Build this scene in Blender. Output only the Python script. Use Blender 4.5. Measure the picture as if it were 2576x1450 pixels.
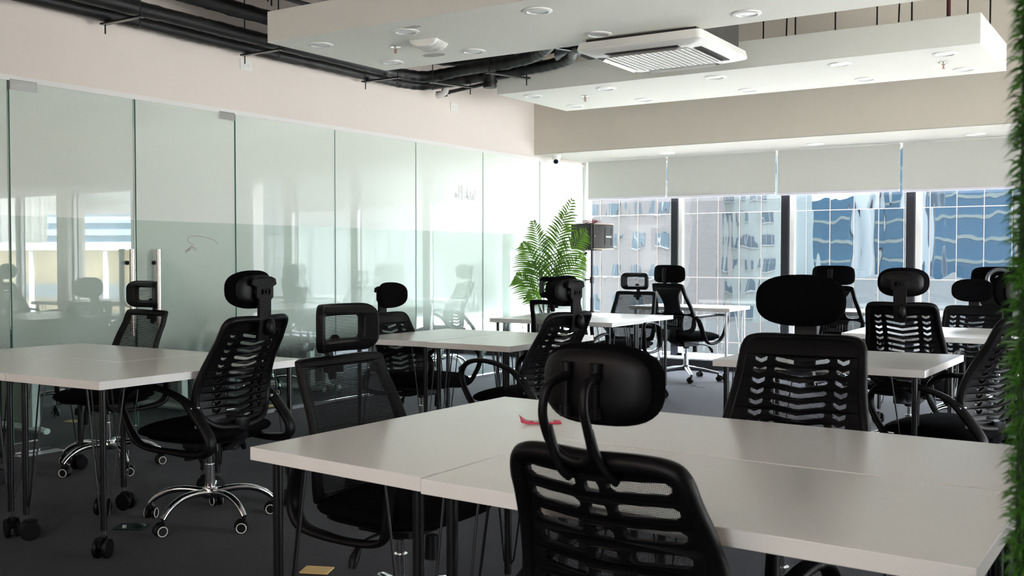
import bpy, bmesh, math, random
from mathutils import Vector, Matrix, noise
SC = bpy.context.scene
for o in list(bpy.data.objects): bpy.data.objects.remove(o, do_unlink=True)
COL = SC.collection
PI = math.pi
rnd = random.Random(7)

# ------------------------------------------------------------------ camera, sky, exposure
CAM_H = 1.234
cd = bpy.data.cameras.new('camera'); cam = bpy.data.objects.new('camera', cd); COL.objects.link(cam)
cd.sensor_width = 36.0; cd.lens = 36.0*2568.6/2576; cd.clip_start = 0.05; cd.clip_end = 900
cam.location = (0, 0, CAM_H)
cam.rotation_euler = (math.radians(90-1.648), 0, math.radians(33.196))
cd.dof.use_dof = True; cd.dof.focus_distance = 5.2; cd.dof.aperture_fstop = 11.0
SC.camera = cam
SC.view_settings.view_transform = 'Standard'; SC.view_settings.look = 'None'
SC.view_settings.gamma = 1.0; SC.view_settings.use_curve_mapping = False
SC.view_settings.exposure = 1.93
SKY = 6.0
w = bpy.data.worlds.new('sky'); SC.world = w; w.use_nodes = True
nt = w.node_tree; nt.nodes.clear()
tc = nt.nodes.new('ShaderNodeTexCoord'); sx = nt.nodes.new('ShaderNodeSeparateXYZ')
nz = nt.nodes.new('ShaderNodeTexNoise'); nz.inputs['Scale'].default_value = 2.2; nz.inputs['Detail'].default_value = 5
cr = nt.nodes.new('ShaderNodeValToRGB')
cr.color_ramp.elements[0].position = 0.0; cr.color_ramp.elements[0].color = (0.90, 0.93, 0.97, 1)
cr.color_ramp.elements[1].position = 0.7; cr.color_ramp.elements[1].color = (0.52, 0.70, 0.98, 1)
mx = nt.nodes.new('ShaderNodeMix'); mx.data_type = 'RGBA'; mx.inputs[7].default_value = (1, 1, 1, 1)
cr2 = nt.nodes.new('ShaderNodeValToRGB'); cr2.color_ramp.elements[0].position = .42; cr2.color_ramp.elements[1].position = .62
bg = nt.nodes.new('ShaderNodeBackground'); bg.inputs[1].default_value = SKY
out = nt.nodes.new('ShaderNodeOutputWorld')
L = nt.links.new
L(tc.outputs['Generated'], sx.inputs[0]); L(tc.outputs['Generated'], nz.inputs['Vector'])
L(sx.outputs[2], cr.inputs[0]); L(nz.outputs[0], cr2.inputs[0])
L(cr.outputs[0], mx.inputs[6]); L(cr2.outputs[0], mx.inputs[0]); L(mx.outputs[2], bg.inputs[0]); L(bg.outputs[0], out.inputs[0])
sd = bpy.data.lights.new('sun', 'SUN'); sun = bpy.data.objects.new('sun', sd); COL.objects.link(sun)
sd.energy = 20.0; sd.angle = math.radians(3); sd.color = (1, .94, .85)
sun.rotation_euler = Vector((-0.50, 0.05, 0.86)).to_track_quat('Z', 'Y').to_euler()   # high sun, almost parallel to the window wall
# daylight through the glazing: sampling portals exactly in the window openings
def portal(name, loc, rot, sx_, sy_):
    ld = bpy.data.lights.new(name, 'AREA'); ld.shape = 'RECTANGLE'; ld.size = sx_; ld.size_y = sy_
    ld.cycles.is_portal = True
    o = bpy.data.objects.new(name, ld); COL.objects.link(o); o.location = loc; o.rotation_euler = rot
portal('portal_window_wall', (-3.2, 11.12, 1.3), (math.radians(-90), 0, 0), 6.0, 2.5)
portal('portal_window_right', (4.95, 11.12, 1.3), (math.radians(-90), 0, 0), 4.8, 2.5)
portal('portal_window_meeting', (-8.8, 11.12, 1.3), (math.radians(-90), 0, 0), 5.0, 2.5)
portal('portal_window_back', (.47, -4.28, 1.55), (math.radians(90), 0, 0), 1.4, 1.3)
SC.cycles.use_denoising = True
SC.cycles.max_bounces = 10; SC.cycles.diffuse_bounces = 6; SC.cycles.glossy_bounces = 5
SC.cycles.transparent_max_bounces = 24; SC.cycles.transmission_bounces = 6
SC.cycles.sample_clamp_indirect = 8.0; SC.cycles.caustics_reflective = False; SC.cycles.caustics_refractive = False
SC.cycles.use_adaptive_sampling = True; SC.cycles.adaptive_threshold = 0.02

# ------------------------------------------------------------------ mesh helper
class MB:
    def __init__(s): s.bm = bmesh.new()
    def face(s, vs):
        try: return s.bm.faces.new(vs)
        except ValueError: return None
    def prism(s, poly, z0, z1):
        a = [s.bm.verts.new((x, y, z0)) for x, y in poly]; b = [s.bm.verts.new((x, y, z1)) for x, y in poly]
        n = len(poly); s.face(a[::-1]); s.face(b)
        for i in range(n): s.face((a[i], a[(i+1) % n], b[(i+1) % n], b[i]))
        return s
    def box(s, x0, y0, z0, x1, y1, z1): return s.prism([(x0, y0), (x1, y0), (x1, y1), (x0, y1)], z0, z1)
    def obox(s, c, dx, dy, dz, M):
        vs = [s.bm.verts.new(Vector(c)+M @ Vector((a*dx/2, b*dy/2, e*dz/2))) for a in (-1, 1) for b in (-1, 1) for e in (-1, 1)]
        for f in ((0,1,3,2), (4,6,7,5), (0,4,5,1), (2,3,7,6), (0,2,6,4), (1,5,7,3)): s.face([vs[i] for i in f])
        return s
    def tube(s, pts, r, seg=10, closed=False, ref=None, flat=1.0, caps=True):
        """swept tube; r number or list; ref = fixed first section axis (radius*flat along it)"""
        P = [Vector(p) for p in pts]; n = len(P); rs = r if isinstance(r, (list, tuple)) else [r]*n
        rings = []; prev = None
        for i in range(n):
            a = P[(i-1) % n] if (closed or i > 0) else P[i]; b = P[(i+1) % n] if (closed or i < n-1) else P[i]
            t = (b-a).normalized()
            if ref is not None: u = Vector(ref)
            elif prev is None: u = t.orthogonal().normalized()
            else: u = prev
            u = (u - t*u.dot(t)); u = u.normalized() if u.length > 1e-6 else t.orthogonal().normalized()
            prev = u; v = t.cross(u)
            rings.append([s.bm.verts.new(P[i]+u*math.cos(2*PI*k/seg)*rs[i]*flat+v*math.sin(2*PI*k/seg)*rs[i]) for k in range(seg)])
        m = n if closed else n-1
        for i in range(m):
            A, B = rings[i], rings[(i+1) % n]
            for k in range(seg): s.face((A[k], A[(k+1) % seg], B[(k+1) % seg], B[k]))
        if not closed and caps: s.face(rings[0][::-1]); s.face(rings[-1])
        return s
    def cyl(s, p0, p1, r0, r1=None, seg=16): return s.tube([p0, p1], [r0, r0 if r1 is None else r1], seg)
    def lathe(s, prof, c=(0, 0, 0), seg=24, axis=None):
        M = axis or Matrix.Identity(3); rings = []
        for r, z in prof:
            rings.append([s.bm.verts.new(Vector(c)+M @ Vector((r*math.cos(2*PI*k/seg), r*math.sin(2*PI*k/seg), z))) for k in range(seg)])
        for A, B in zip(rings, rings[1:]):
            for k in range(seg): s.face((A[k], A[(k+1) % seg], B[(k+1) % seg], B[k]))
        s.face(rings[0][::-1]); s.face(rings[-1])
        return s
    def pad(s, c, hx, hy, hz, ex=2.6, fn=None, nu=28, nv=14, M=None):
        """superellipsoid cushion; fn(p)->p deforms in local space"""
        def sp(v, e): return math.copysign(abs(v)**(2/e), v)
        rings = []
        for j in range(nv+1):
            ph = -PI/2+PI*j/nv; row = []
            for i in range(nu):
                th = 2*PI*i/nu
                p = Vector((hx*sp(math.cos(ph), 2.2)*sp(math.cos(th), ex), hy*sp(math.sin(ph), 2.2), hz*sp(math.cos(ph), 2.2)*sp(math.sin(th), ex)))
                if fn: p = fn(p)
                if M: p = M @ p
                row.append(s.bm.verts.new(p+Vector(c)))
            rings.append(row)
        for A, B in zip(rings, rings[1:]):
            for k in range(nu): s.face((A[k], B[k], B[(k+1) % nu], A[(k+1) % nu]))
        return s
    def build(s, name, mat, parent=None, smooth=None, bevel=0, sub=0):
        bmesh.ops.remove_doubles(s.bm, verts=s.bm.verts, dist=1e-6)
        bmesh.ops.recalc_face_normals(s.bm, faces=s.bm.faces)
        me = bpy.data.meshes.new(name); s.bm.to_mesh(me); s.bm.free()
        return link(name, me, mat, parent, smooth, bevel)
def link(name, me, mat, parent=None, smooth=None, bevel=0):
    me.materials.clear(); me.materials.append(mat)
    o = bpy.data.objects.new(name, me); COL.objects.link(o)
    if parent: o.parent = parent
    if smooth is not None:
        me.polygons.foreach_set('use_smooth', [True]*len(me.polygons))
        try: me.set_sharp_from_angle(angle=math.radians(smooth))
        except Exception: pass
    if bevel:
        b = o.modifiers.new('bevel', 'BEVEL'); b.width = bevel; b.segments = 2; b.limit_method = 'ANGLE'; b.angle_limit = math.radians(40)
    return o
def empty(name, loc=(0, 0, 0), rz=0, parent=None):
    o = bpy.data.objects.new(name, None); COL.objects.link(o); o.location = loc; o.rotation_euler = (0, 0, rz)
    o.empty_display_size = .1
    if parent: o.parent = parent
    return o
def tag(o, label=None, cat=None, group=None, kind=None):
    if label: o['label'] = label
    if cat: o['category'] = cat
    if group: o['group'] = group
    if kind: o['kind'] = kind
    return o
def copy_tree(o, parent=None):
    c = o.copy(); COL.objects.link(c)
    if parent: c.parent = parent
    for ch in list(o.children): copy_tree(ch, c)
    return c
def rrect(w, h, r, seg=5, cx=0, cy=0):
    pts = []
    for sx_, sy_, a0 in ((1, 1, 0), (-1, 1, 90), (-1, -1, 180), (1, -1, 270)):
        for k in range(seg+1):
            a = math.radians(a0+90*k/seg); pts.append((cx+sx_*(w/2-r)+r*math.cos(a), cy+sy_*(h/2-r)+r*math.sin(a)))
    return pts
def smooth_path(pts, n=6, closed=False):
    P = [Vector(p) for p in pts]; m = len(P); out = []
    rng = range(m if closed else m-1)
    for i in rng:
        p0 = P[(i-1) % m] if (closed or i > 0) else P[i]; p1 = P[i]; p2 = P[(i+1) % m]; p3 = P[(i+2) % m] if (closed or i < m-2) else P[(i+1) % m]
        for k in range(n):
            t = k/n
            out.append(.5*((2*p1)+(-p0+p2)*t+(2*p0-5*p1+4*p2-p3)*t*t+(-p0+3*p1-3*p2+p3)*t**3))
    if not closed: out.append(P[-1])
    return out
def plate(outer, holes, depth, bev=0.0):
    """flat plate with holes drawn in (x,z), thickness along y"""
    cu = bpy.data.curves.new('tmp', 'CURVE'); cu.dimensions = '2D'; cu.fill_mode = 'BOTH'; cu.extrude = depth/2
    cu.bevel_depth = bev; cu.bevel_resolution = 1
    for loop in [outer]+holes:
        sp = cu.splines.new('POLY'); sp.points.add(len(loop)-1); sp.use_cyclic_u = True
        for i, (x, z) in enumerate(loop): sp.points[i].co = (x, z, 0, 1)
    o = bpy.data.objects.new('tmp', cu); COL.objects.link(o)
    bpy.context.view_layer.update()
    me = bpy.data.meshes.new_from_object(o.evaluated_get(bpy.context.evaluated_depsgraph_get()))
    bpy.data.objects.remove(o); bpy.data.curves.remove(cu)
    for v in me.vertices: x, y, z = v.co; v.co = (x, -z, y)
    return me
def warp(me, fn):
    for v in me.vertices: v.co = fn(Vector(v.co))
    return me
def densify(loop, d=.02):
    out = []
    for i, p in enumerate(loop):
        q = loop[(i+1) % len(loop)]; n = max(1, int(math.hypot(q[0]-p[0], q[1]-p[1])/d))
        for k in range(n): out.append((p[0]+(q[0]-p[0])*k/n, p[1]+(q[1]-p[1])*k/n))
    return out

# ------------------------------------------------------------------ materials
def new_mat(name):
    m = bpy.data.materials.new(name); m.use_nodes = True
    return m, m.node_tree, m.node_tree.nodes['Principled BSDF']
def pmat(name, col, rough=.5, metal=0, spec=.5, nscale=0, namt=0, bump=0, bscale=60, coat=0):
    m, t, b = new_mat(name)
    b.inputs['Base Color'].default_value = (*col, 1); b.inputs['Roughness'].default_value = rough
    b.inputs['Metallic'].default_value = metal; b.inputs['Specular IOR Level'].default_value = spec
    if coat: b.inputs['Coat Weight'].default_value = coat
    c = t.nodes.new('ShaderNodeTexCoord')
    if namt:
        n = t.nodes.new('ShaderNodeTexNoise'); n.inputs['Scale'].default_value = nscale; n.inputs['Detail'].default_value = 4
        r = t.nodes.new('ShaderNodeMix'); r.data_type = 'RGBA'
        r.inputs[6].default_value = (*[v*(1-namt) for v in col], 1); r.inputs[7].default_value = (*[min(1, v*(1+namt)) for v in col], 1)
        t.links.new(c.outputs['Object'], n.inputs['Vector']); t.links.new(n.outputs[0], r.inputs[0]); t.links.new(r.outputs[2], b.inputs['Base Color'])
    if bump:
        n2 = t.nodes.new('ShaderNodeTexNoise'); n2.inputs['Scale'].default_value = bscale; n2.inputs['Detail'].default_value = 3
        bp = t.nodes.new('ShaderNodeBump'); bp.inputs['Strength'].default_value = bump; bp.inputs['Distance'].default_value = .002
        t.links.new(c.outputs['Object'], n2.inputs['Vector']); t.links.new(n2.outputs[0], bp.inputs['Height']); t.links.new(bp.outputs[0], b.inputs['Normal'])
    return m
M_WALL = pmat('warm_white_paint', (.77, .70, .66), .7, nscale=1.3, namt=.02, bump=.05)
M_WALLG = pmat('beige_grey_paint', (.66, .61, .54), .75, nscale=1.5, namt=.03)
M_RAFT = pmat('white_gypsum_paint', (.92, .915, .86), .65, nscale=2.0, namt=.02)
M_PATCH = pmat('bare_plaster_patch', (.52, .50, .48), .85, nscale=40, namt=.06)
M_SLAB = pmat('grey_slab_paint', (.36, .345, .33), .85, nscale=2, namt=.08)
M_TRIM = pmat('white_trim', (.80, .79, .78), .45)
M_BLACKF = pmat('black_window_frame', (.012, .013, .02), .35)
M_CURB = pmat('black_kerb', (.02, .02, .026), .5, nscale=30, namt=.15)
M_SILL = pmat('white_sill', (.80, .81, .86), .4)
M_DESK = pmat('white_laminate', (.87, .86, .83), .22, nscale=9, namt=.012, spec=.5)
M_DESKE = pmat('white_edge_band', (.80, .77, .74), .38)
M_BLK = pmat('black_plastic', (.0045, .0042, .0048), .42, spec=.17, nscale=40, namt=.1, bump=.1, bscale=900)
M_BLKM = pmat('black_powder_coat', (.006, .006, .007), .30)
M_FAB = pmat('black_fabric', (.0028, .0026, .0032), .95, spec=.05, nscale=900, namt=.35, bump=.5, bscale=1500)
M_CHROME = pmat('chrome', (.82, .83, .85), .10, metal=1)
M_STEEL = pmat('brushed_steel', (.62, .57, .52), .26, metal=1, nscale=3, namt=.05)
M_GREYM = pmat('grey_metal', (.16, .17, .19), .38, metal=.7)
M_SILVER = pmat('silver_lift', (.50, .52, .55), .3, metal=.9)
M_WHITEM = pmat('white_powder_coat', (.80, .80, .82), .35)
M_WRING = pmat('white_wheel_ring', (.72, .70, .62), .4)
M_WHITEP = pmat('white_plastic', (.80, .79, .77), .35)
M_LENS = pmat('frosted_lamp_lens', (.72, .73, .75), .35)
M_GRILLE = pmat('grille_slots', (.12, .10, .095), .6)
M_DARKIN = pmat('dark_vent_interior', (.02, .018, .016), .7)
M_DUCT = pmat('black_duct_box', (.045, .042, .038), .55, nscale=6, namt=.4)
M_RED = pmat('red_glass_bulb', (.45, .03, .02), .2)
M_BRASS = pmat('sprinkler_brass', (.55, .45, .38), .3, metal=1)
M_YEL = pmat('yellow_card', (.66, .46, .17), .6, nscale=25, namt=.08)
M_PINK = pmat('red_sachet_foil', (.75, .06, .12), .35)
M_SACHW = pmat('sachet_print_panel', (.66, .62, .62), .4, nscale=260, namt=.6)
M_WIRE = pmat('red_wire', (.35, .03, .04), .4)
M_GOLD = pmat('gold_trim', (.45, .33, .22), .35, metal=.5)
M_POT = pmat('white_ribbed_pot', (.72, .72, .70), .45)
M_LINK = pmat('marker_ink', (.55, .57, .58), .6)
M_INKR = pmat('red_marker_ink', (.42, .26, .22), .6)

def floor_mat():
    m, t, b = new_mat('charcoal_carpet'); c = t.nodes.new('ShaderNodeTexCoord')
    n = t.nodes.new('ShaderNodeTexNoise'); n.inputs['Scale'].default_value = 260; n.inputs['Detail'].default_value = 3
    n1 = t.nodes.new('ShaderNodeTexNoise'); n1.inputs['Scale'].default_value = 1.2; n1.inputs['Detail'].default_value = 4
    br = t.nodes.new('ShaderNodeTexBrick'); br.offset = 0; br.inputs['Scale'].default_value = 1.0
    br.inputs['Brick Width'].default_value = .5; br.inputs['Row Height'].default_value = .5; br.inputs['Mortar Size'].default_value = .0025
    br.inputs['Color1'].default_value = (1, 1, 1, 1); br.inputs['Color2'].default_value = (.9, .9, .92, 1); br.inputs['Mortar'].default_value = (.5, .5, .5, 1)
    r = t.nodes.new('ShaderNodeValToRGB'); r.color_ramp.elements[0].position = .3; r.color_ramp.elements[1].position = .72
    r.color_ramp.elements[0].color = (.0030, .0030, .0062, 1); r.color_ramp.elements[1].color = (.017, .0165, .032, 1)
    mu = t.nodes.new('ShaderNodeMix'); mu.data_type = 'RGBA'; mu.blend_type = 'MULTIPLY'; mu.inputs[0].default_value = 1
    mu2 = t.nodes.new('ShaderNodeMix'); mu2.data_type = 'RGBA'; mu2.blend_type = 'MULTIPLY'; mu2.inputs[0].default_value = .35
    l = t.links.new
    for k in (n, n1, br): l(c.outputs['Object'], k.inputs['Vector'])
    l(n.outputs[0], r.inputs[0]); l(r.outputs[0], mu.inputs[6]); l(br.outputs[0], mu.inputs[7]); l(mu.outputs[2], mu2.inputs[6]); l(n1.outputs[1], mu2.inputs[7])
    l(mu2.outputs[2], b.inputs['Base Color']); b.inputs['Roughness'].default_value = .9; b.inputs['Specular IOR Level'].default_value = .15
    b.inputs['Sheen Weight'].default_value = .08; b.inputs['Sheen Roughness'].default_value = .4
    bp = t.nodes.new('ShaderNodeBump'); bp.inputs['Strength'].default_value = .5; bp.inputs['Distance'].default_value = .004
    l(n.outputs[0], bp.inputs['Height']); l(bp.outputs[0], b.inputs['Normal'])
    return m
M_FLOOR = floor_mat()

def glass_mat(name, tint, film=False, refl=1.0, ior=1.52):
    m = bpy.data.materials.new(name); m.use_nodes = True; t = m.node_tree; t.nodes.clear(); l = t.links.new
    o = t.nodes.new('ShaderNodeOutputMaterial'); tr = t.nodes.new('ShaderNodeBsdfTransparent'); tr.inputs[0].default_value = (*tint, 1)
    gl = t.nodes.new('ShaderNodeBsdfGlossy'); gl.inputs['Roughness'].default_value = 0.0; gl.inputs[0].default_value = (refl, refl, refl, 1)
    fr = t.nodes.new('ShaderNodeFresnel'); fr.inputs[0].default_value = ior
    bf = t.nodes.new('ShaderNodeNewGeometry'); tr0 = t.nodes.new('ShaderNodeBsdfTransparent'); mixb = t.nodes.new('ShaderNodeMixShader')
    mix = t.nodes.new('ShaderNodeMixShader')
    body = tr
    if film:
        g = t.nodes.new('ShaderNodeNewGeometry'); s = t.nodes.new('ShaderNodeSeparateXYZ'); l(g.outputs['Position'], s.inputs[0])
        mr = t.nodes.new('ShaderNodeMapRange'); mr.interpolation_type = 'SMOOTHSTEP'
        mr.inputs['From Min'].default_value = .42; mr.inputs['From Max'].default_value = .70; mr.inputs['To Max'].default_value = film
        l(s.outputs[2], mr.inputs[0])
        st = t.nodes.new('ShaderNodeMath'); st.operation = 'GREATER_THAN'; st.inputs[1].default_value = 1.503; l(s.outputs[2], st.inputs[0])
        ad = t.nodes.new('ShaderNodeMath'); ad.operation = 'MULTIPLY_ADD'; ad.inputs[1].default_value = .01; l(st.outputs[0], ad.inputs[0]); l(mr.outputs[0], ad.inputs[2])
        cm = t.nodes.new('ShaderNodeMath'); cm.operation = 'MINIMUM'; cm.inputs[1].default_value = .995; l(ad.outputs[0], cm.inputs[0])
        colr = t.nodes.new('ShaderNodeMix'); colr.data_type = 'RGBA'
        colr.inputs[6].default_value = (.55, .66, .585, 1); colr.inputs[7].default_value = (.80, .86, .80, 1); l(st.outputs[0], colr.inputs[0])
        df = t.nodes.new('ShaderNodeBsdfDiffuse'); tl = t.nodes.new('ShaderNodeBsdfTranslucent')
        l(colr.outputs[2], df.inputs[0]); l(colr.outputs[2], tl.inputs[0])
        rf = t.nodes.new('ShaderNodeBsdfRefraction'); rf.inputs['Roughness'].default_value = .42; rf.inputs['IOR'].default_value = 1.25; l(colr.outputs[2], rf.inputs[0])
        fm0 = t.nodes.new('ShaderNodeMixShader'); fm0.inputs[0].default_value = .05; l(tl.outputs[0], fm0.inputs[1]); l(rf.outputs[0], fm0.inputs[2])
        fm = t.nodes.new('ShaderNodeMixShader'); fm.inputs[0].default_value = .27; l(df.outputs[0], fm.inputs[1]); l(fm0.outputs[0], fm.inputs[2])
        bm_ = t.nodes.new('ShaderNodeMixShader'); l(cm.outputs[0], bm_.inputs[0]); l(tr.outputs[0], bm_.inputs[1]); l(fm.outputs[0], bm_.inputs[2])
        body = bm_
    l(fr.outputs[0], mix.inputs[0]); l(body.outputs[0], mix.inputs[1]); l(gl.outputs[0], mix.inputs[2])
    l(bf.outputs['Backfacing'], mixb.inputs[0]); l(mix.outputs[0], mixb.inputs[1]); l(tr0.outputs[0], mixb.inputs[2]); l(mixb.outputs[0], o.inputs[0])
    return m
M_GLASS = glass_mat('clear_window_glass', (.93, .96, .96))
M_FILM = glass_mat('green_glass_with_frosted_film', (.80, .90, .86), .985, ior=1.65)
M_CLEARG = glass_mat('green_clear_door_glass', (.80, .90, .86), .93, ior=1.65)
M_GEDGE = pmat('green_glass_edge', (.10, .30, .22), .15)
def pane_mat(name, base, gloss, fac):
    m = bpy.data.materials.new(name); m.use_nodes = True; t = m.node_tree; t.nodes.clear(); l = t.links.new
    o = t.nodes.new('ShaderNodeOutputMaterial'); df = t.nodes.new('ShaderNodeBsdfDiffuse'); df.inputs[0].default_value = (*base, 1)
    gl = t.nodes.new('ShaderNodeBsdfGlossy'); gl.inputs['Roughness'].default_value = 0.0; gl.inputs[0].default_value = (*gloss, 1)
    mix = t.nodes.new('ShaderNodeMixShader'); mix.inputs[0].default_value = fac
    l(df.outputs[0], mix.inputs[1]); l(gl.outputs[0], mix.inputs[2]); l(mix.outputs[0], o.inputs[0])
    return m
M_PANE = pane_mat('wavy_mirror_glass', (.004, .005, .006), (.84, .94, 1.0), .084)
def mesh_mat(name, kind, k, cover):
    m, t, b = new_mat(name); l = t.links.new
    b.inputs['Base Color'].default_value = (.006, .006, .007, 1); b.inputs['Roughness'].default_value = .8; b.inputs['Specular IOR Level'].default_value = .2
    c = t.nodes.new('ShaderNodeTexCoord'); s = t.nodes.new('ShaderNodeSeparateXYZ'); l(c.outputs['Object'], s.inputs[0])
    def sn(a, bb, sgn):
        ad = t.nodes.new('ShaderNodeMath'); ad.operation = 'MULTIPLY_ADD'; ad.inputs[1].default_value = sgn; l(a, ad.inputs[0]); l(bb, ad.inputs[2])
        mu = t.nodes.new('ShaderNodeMath'); mu.operation = 'MULTIPLY'; mu.inputs[1].default_value = k; l(ad.outputs[0], mu.inputs[0])
        si = t.nodes.new('ShaderNodeMath'); si.operation = 'SINE'; l(mu.outputs[0], si.inputs[0]); return si.outputs[0]
    if kind == 'dots':
        p = t.nodes.new('ShaderNodeMath'); p.operation = 'MULTIPLY'; l(sn(s.outputs[0], s.outputs[2], 1), p.inputs[0]); l(sn(s.outputs[0], s.outputs[2], -1), p.inputs[1]); h = p.outputs[0]
    else: h = sn(s.outputs[0], s.outputs[2], 0)
    g = t.nodes.new('ShaderNodeMath'); g.operation = 'GREATER_THAN'; g.inputs[1].default_value = cover; l(h, g.inputs[0])
    tr = t.nodes.new('ShaderNodeBsdfTransparent'); mix = t.nodes.new('ShaderNodeMixShader')
    l(g.outputs[0], mix.inputs[0]); l(b.outputs[0], mix.inputs[1]); l(tr.outputs[0], mix.inputs[2])
    l(mix.outputs[0], t.nodes['Material Output'].inputs[0])
    return m
M_NET = mesh_mat('black_dotted_netting', 'dots', 900, -.05)
M_NETL = mesh_mat('black_ribbed_netting', 'lines', 1250, .72)
M_NETH = mesh_mat('fine_black_headrest_netting', 'lines', 1250, -.15)
M_NETS = mesh_mat('dense_black_netting', 'lines', 1400, .35)

# ------------------------------------------------------------------ the room
M_GLASS0 = M_GLASS
WX = -6.09; WY = 11.0; SLAB = 3.95; GT = 2.36; RX = 7.4; BY = -4.1
def struct(o): o['kind'] = 'structure'; return o
def sbox(name, mat, *b, bevel=0): return struct(MB().box(*b).build(name, mat, bevel=bevel))
SX = 3.4; SY = 7.5  # right wall stepped inward so its openings light the raft undersides more
LS = [(-11.4, BY-.2), (SX+.15, BY-.2), (SX+.15, SY), (RX+.2, SY), (RX+.2, WY+.25), (-11.4, WY+.25)]
struct(MB().prism(LS, -.12, 0).build('floor', M_FLOOR)); struct(MB().prism(LS, SLAB, SLAB+.2).build('ceiling', M_SLAB))
sbox('wall_left', M_WALL, WX-.10, BY, GT+.012, WX, WY+.1, SLAB)
sbox('wall_left_solid', M_WALL, WX-.10, BY, 0, WX, 1.7, GT+.012)
mb = MB(); mb.box(RX, SY, 0, RX+.2, 7.8, SLAB); mb.box(RX, 10.7, 0, RX+.2, WY+.25, SLAB); mb.box(RX, 7.8, 0, RX+.2, 10.7, .1); mb.box(RX, 7.8, 2.3, RX+.2, 10.7, SLAB)
struct(mb.build('wall_right', M_WALL))
for k_ in range(2):
    t = struct(empty('window_%d' % (50+k_), (RX+.1, 8.52+1.45*k_, .1))); MB().box(-.006, -.70, 0, .006, .70, 2.2).build('glass_pane', M_GLASS0, t); MB().box(-.06, .68, 0, .06, .76, 2.2).build('mullion', M_BLACKF, t)
portal('portal_window_far_side', (RX+.25, 9.25, 1.2), (0, math.radians(90), 0), 2.2, 2.9)
sbox('wall_return_added', M_WALL, SX+.15, SY-.15, 0, RX+.2, SY, SLAB)
mb = MB(); mb.box(SX, BY-.2, 0, SX+.15, 3.4, SLAB); mb.box(SX, 7.3, 0, SX+.15, SY, SLAB); mb.box(SX, 3.4, 0, SX+.15, 7.3, .1); mb.box(SX, 3.4, 1.7, SX+.15, 7.3, SLAB)
struct(mb.build('wall_right_added', M_WALL))
for k_ in range(3):  # unseen low windows added for the side daylight they let in
    t = struct(empty('window_%d' % (40+k_), (SX+.07, 4.05+1.3*k_, .1))); MB().box(-.006, -.64, 0, .006, .64, 1.6).build('glass_pane', M_GLASS0, t); MB().box(-.06, .61, 0, .06, .69, 1.6).build('mullion', M_BLACKF, t)
portal('portal_window_side', (SX+.2, 5.35, .9), (0, math.radians(90), 0), 1.6, 3.9)
sbox('wall_front', M_WALL, -.22, WY-.05, 0, 2.65, WY+.2, 2.6)
sbox('wall_front_post', M_WALLG, 4.35, WY-.15, 0, 4.67, WY+.2, 2.6)
mb = MB(); mb.box(-11.2, BY-.15, 0, -3.8, BY, SLAB); mb.box(1.15, BY-.15, 0, SX, BY, SLAB); mb.box(-3.8, BY-.15, 0, 1.15, BY, .9); mb.box(-3.8, BY-.15, 2.2, 1.15, BY, SLAB); mb.box(-3.8, BY-.15, .9, -.2, BY, 2.2)
struct(mb.build('wall_back', M_WALL))
# bulkhead and window soffit
mb = MB(); mb.prism([(WX, 9.76), (RX, 9.76), (RX, WY+.2), (WX, WY+.2)], 2.41, SLAB)
struct(mb.build('wall_front_bulkhead', M_WALLG))
sbox('ceiling_soffit', pmat('cream_soffit_paint', (.55, .535, .49), .7), WX, 9.76, 2.398, RX, WY+.2, 2.41)
# kerb and sill under the glazing
sbox('trim_1', M_CURB, WX, 10.70, 0, RX, 10.98, .096)
sbox('trim_2', M_SILL, WX, 10.69, .096, RX, WY+.05, .112)
# meeting room beyond the glass
sbox('wall_meeting_left', M_WALLG, -11.4, BY, 0, -11.2, WY+.2, SLAB)
sbox('ceiling_meeting', M_RAFT, -11.2, BY, 2.75, WX-.1, WY+.1, 2.8)
sbox('wall_meeting_kerb', M_CURB, -11.2, 10.75, 0, WX-.1, WY+.1, .1)
sbox('wall_meeting_head', M_WALLG, -11.2, 10.9, 2.45, WX-.1, WY+.1, 2.75)
sbox('wall_meeting_back', M_WALLG, -11.2, 1.5, 0, WX-.1, 1.6, SLAB)
# white channel above and below the glass partition
sbox('trim_3', M_TRIM, WX-.035, 1.7, GT-.022, WX+.012, WY, GT+.012)
sbox('trim_4', M_SILVER, WX-.03, 5.43, 0, WX+.02, WY-.3, .022)
sbox('trim_5', M_TRIM, WX-.04, WY-.12, 0, WX+.05, WY+.02, 2.4)

# window wall: one window object per bay: frame (mullion) and pane
bays = [(-6.09, -4.95), (-4.87, -3.65), (-3.56, -2.35), (-2.26, -1.05), (-.97, -.22)]
wn = 0
def bay(x0, x1, z0=.112, z1=2.41, mull=True, y=WY):
    global wn; wn += 1
    t = struct(empty('window_%d' % wn, ((x0+x1)/2, y, z0)))
    h = z1-z0; wd = (x1-x0)/2
    MB().box(-wd, -.006, 0, wd, .006, h).build('glass_pane', M_GLASS, t)
    if mull: MB().box(wd, -.07, 0, wd+.085, .07, h).build('mullion', M_BLACKF, t, bevel=.004)
    m2 = MB(); m2.box(wd-.015, -.03, 0, wd-.0002, .03, h); m2.box(-wd+.0002, -.05, 0, -wd+.055 if x0 > -6 else -wd+.03, -.008, h); m2.build('white_jamb', M_TRIM, t)
    m3 = MB(); m3.box(-wd, -.05, 0, wd, .05, .03); m3.build('bottom_rail', M_TRIM, t)
for x0, x1 in bays: bay(x0, x1, mull=x0 < -1)
for x0, x1 in ((2.65, 4.35), (4.67, 6.0), (6.08, 7.3)): bay(x0, x1)
for x0, x1 in ((-11.15, -9.9), (-9.8, -8.6), (-8.5, -7.3), (-7.2, -6.2)): bay(x0, x1, .1, 2.45)
for x0, x1 in ((-.2, 1.05),): bay(x0, x1, .9, 2.2, y=BY-.07)

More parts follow.
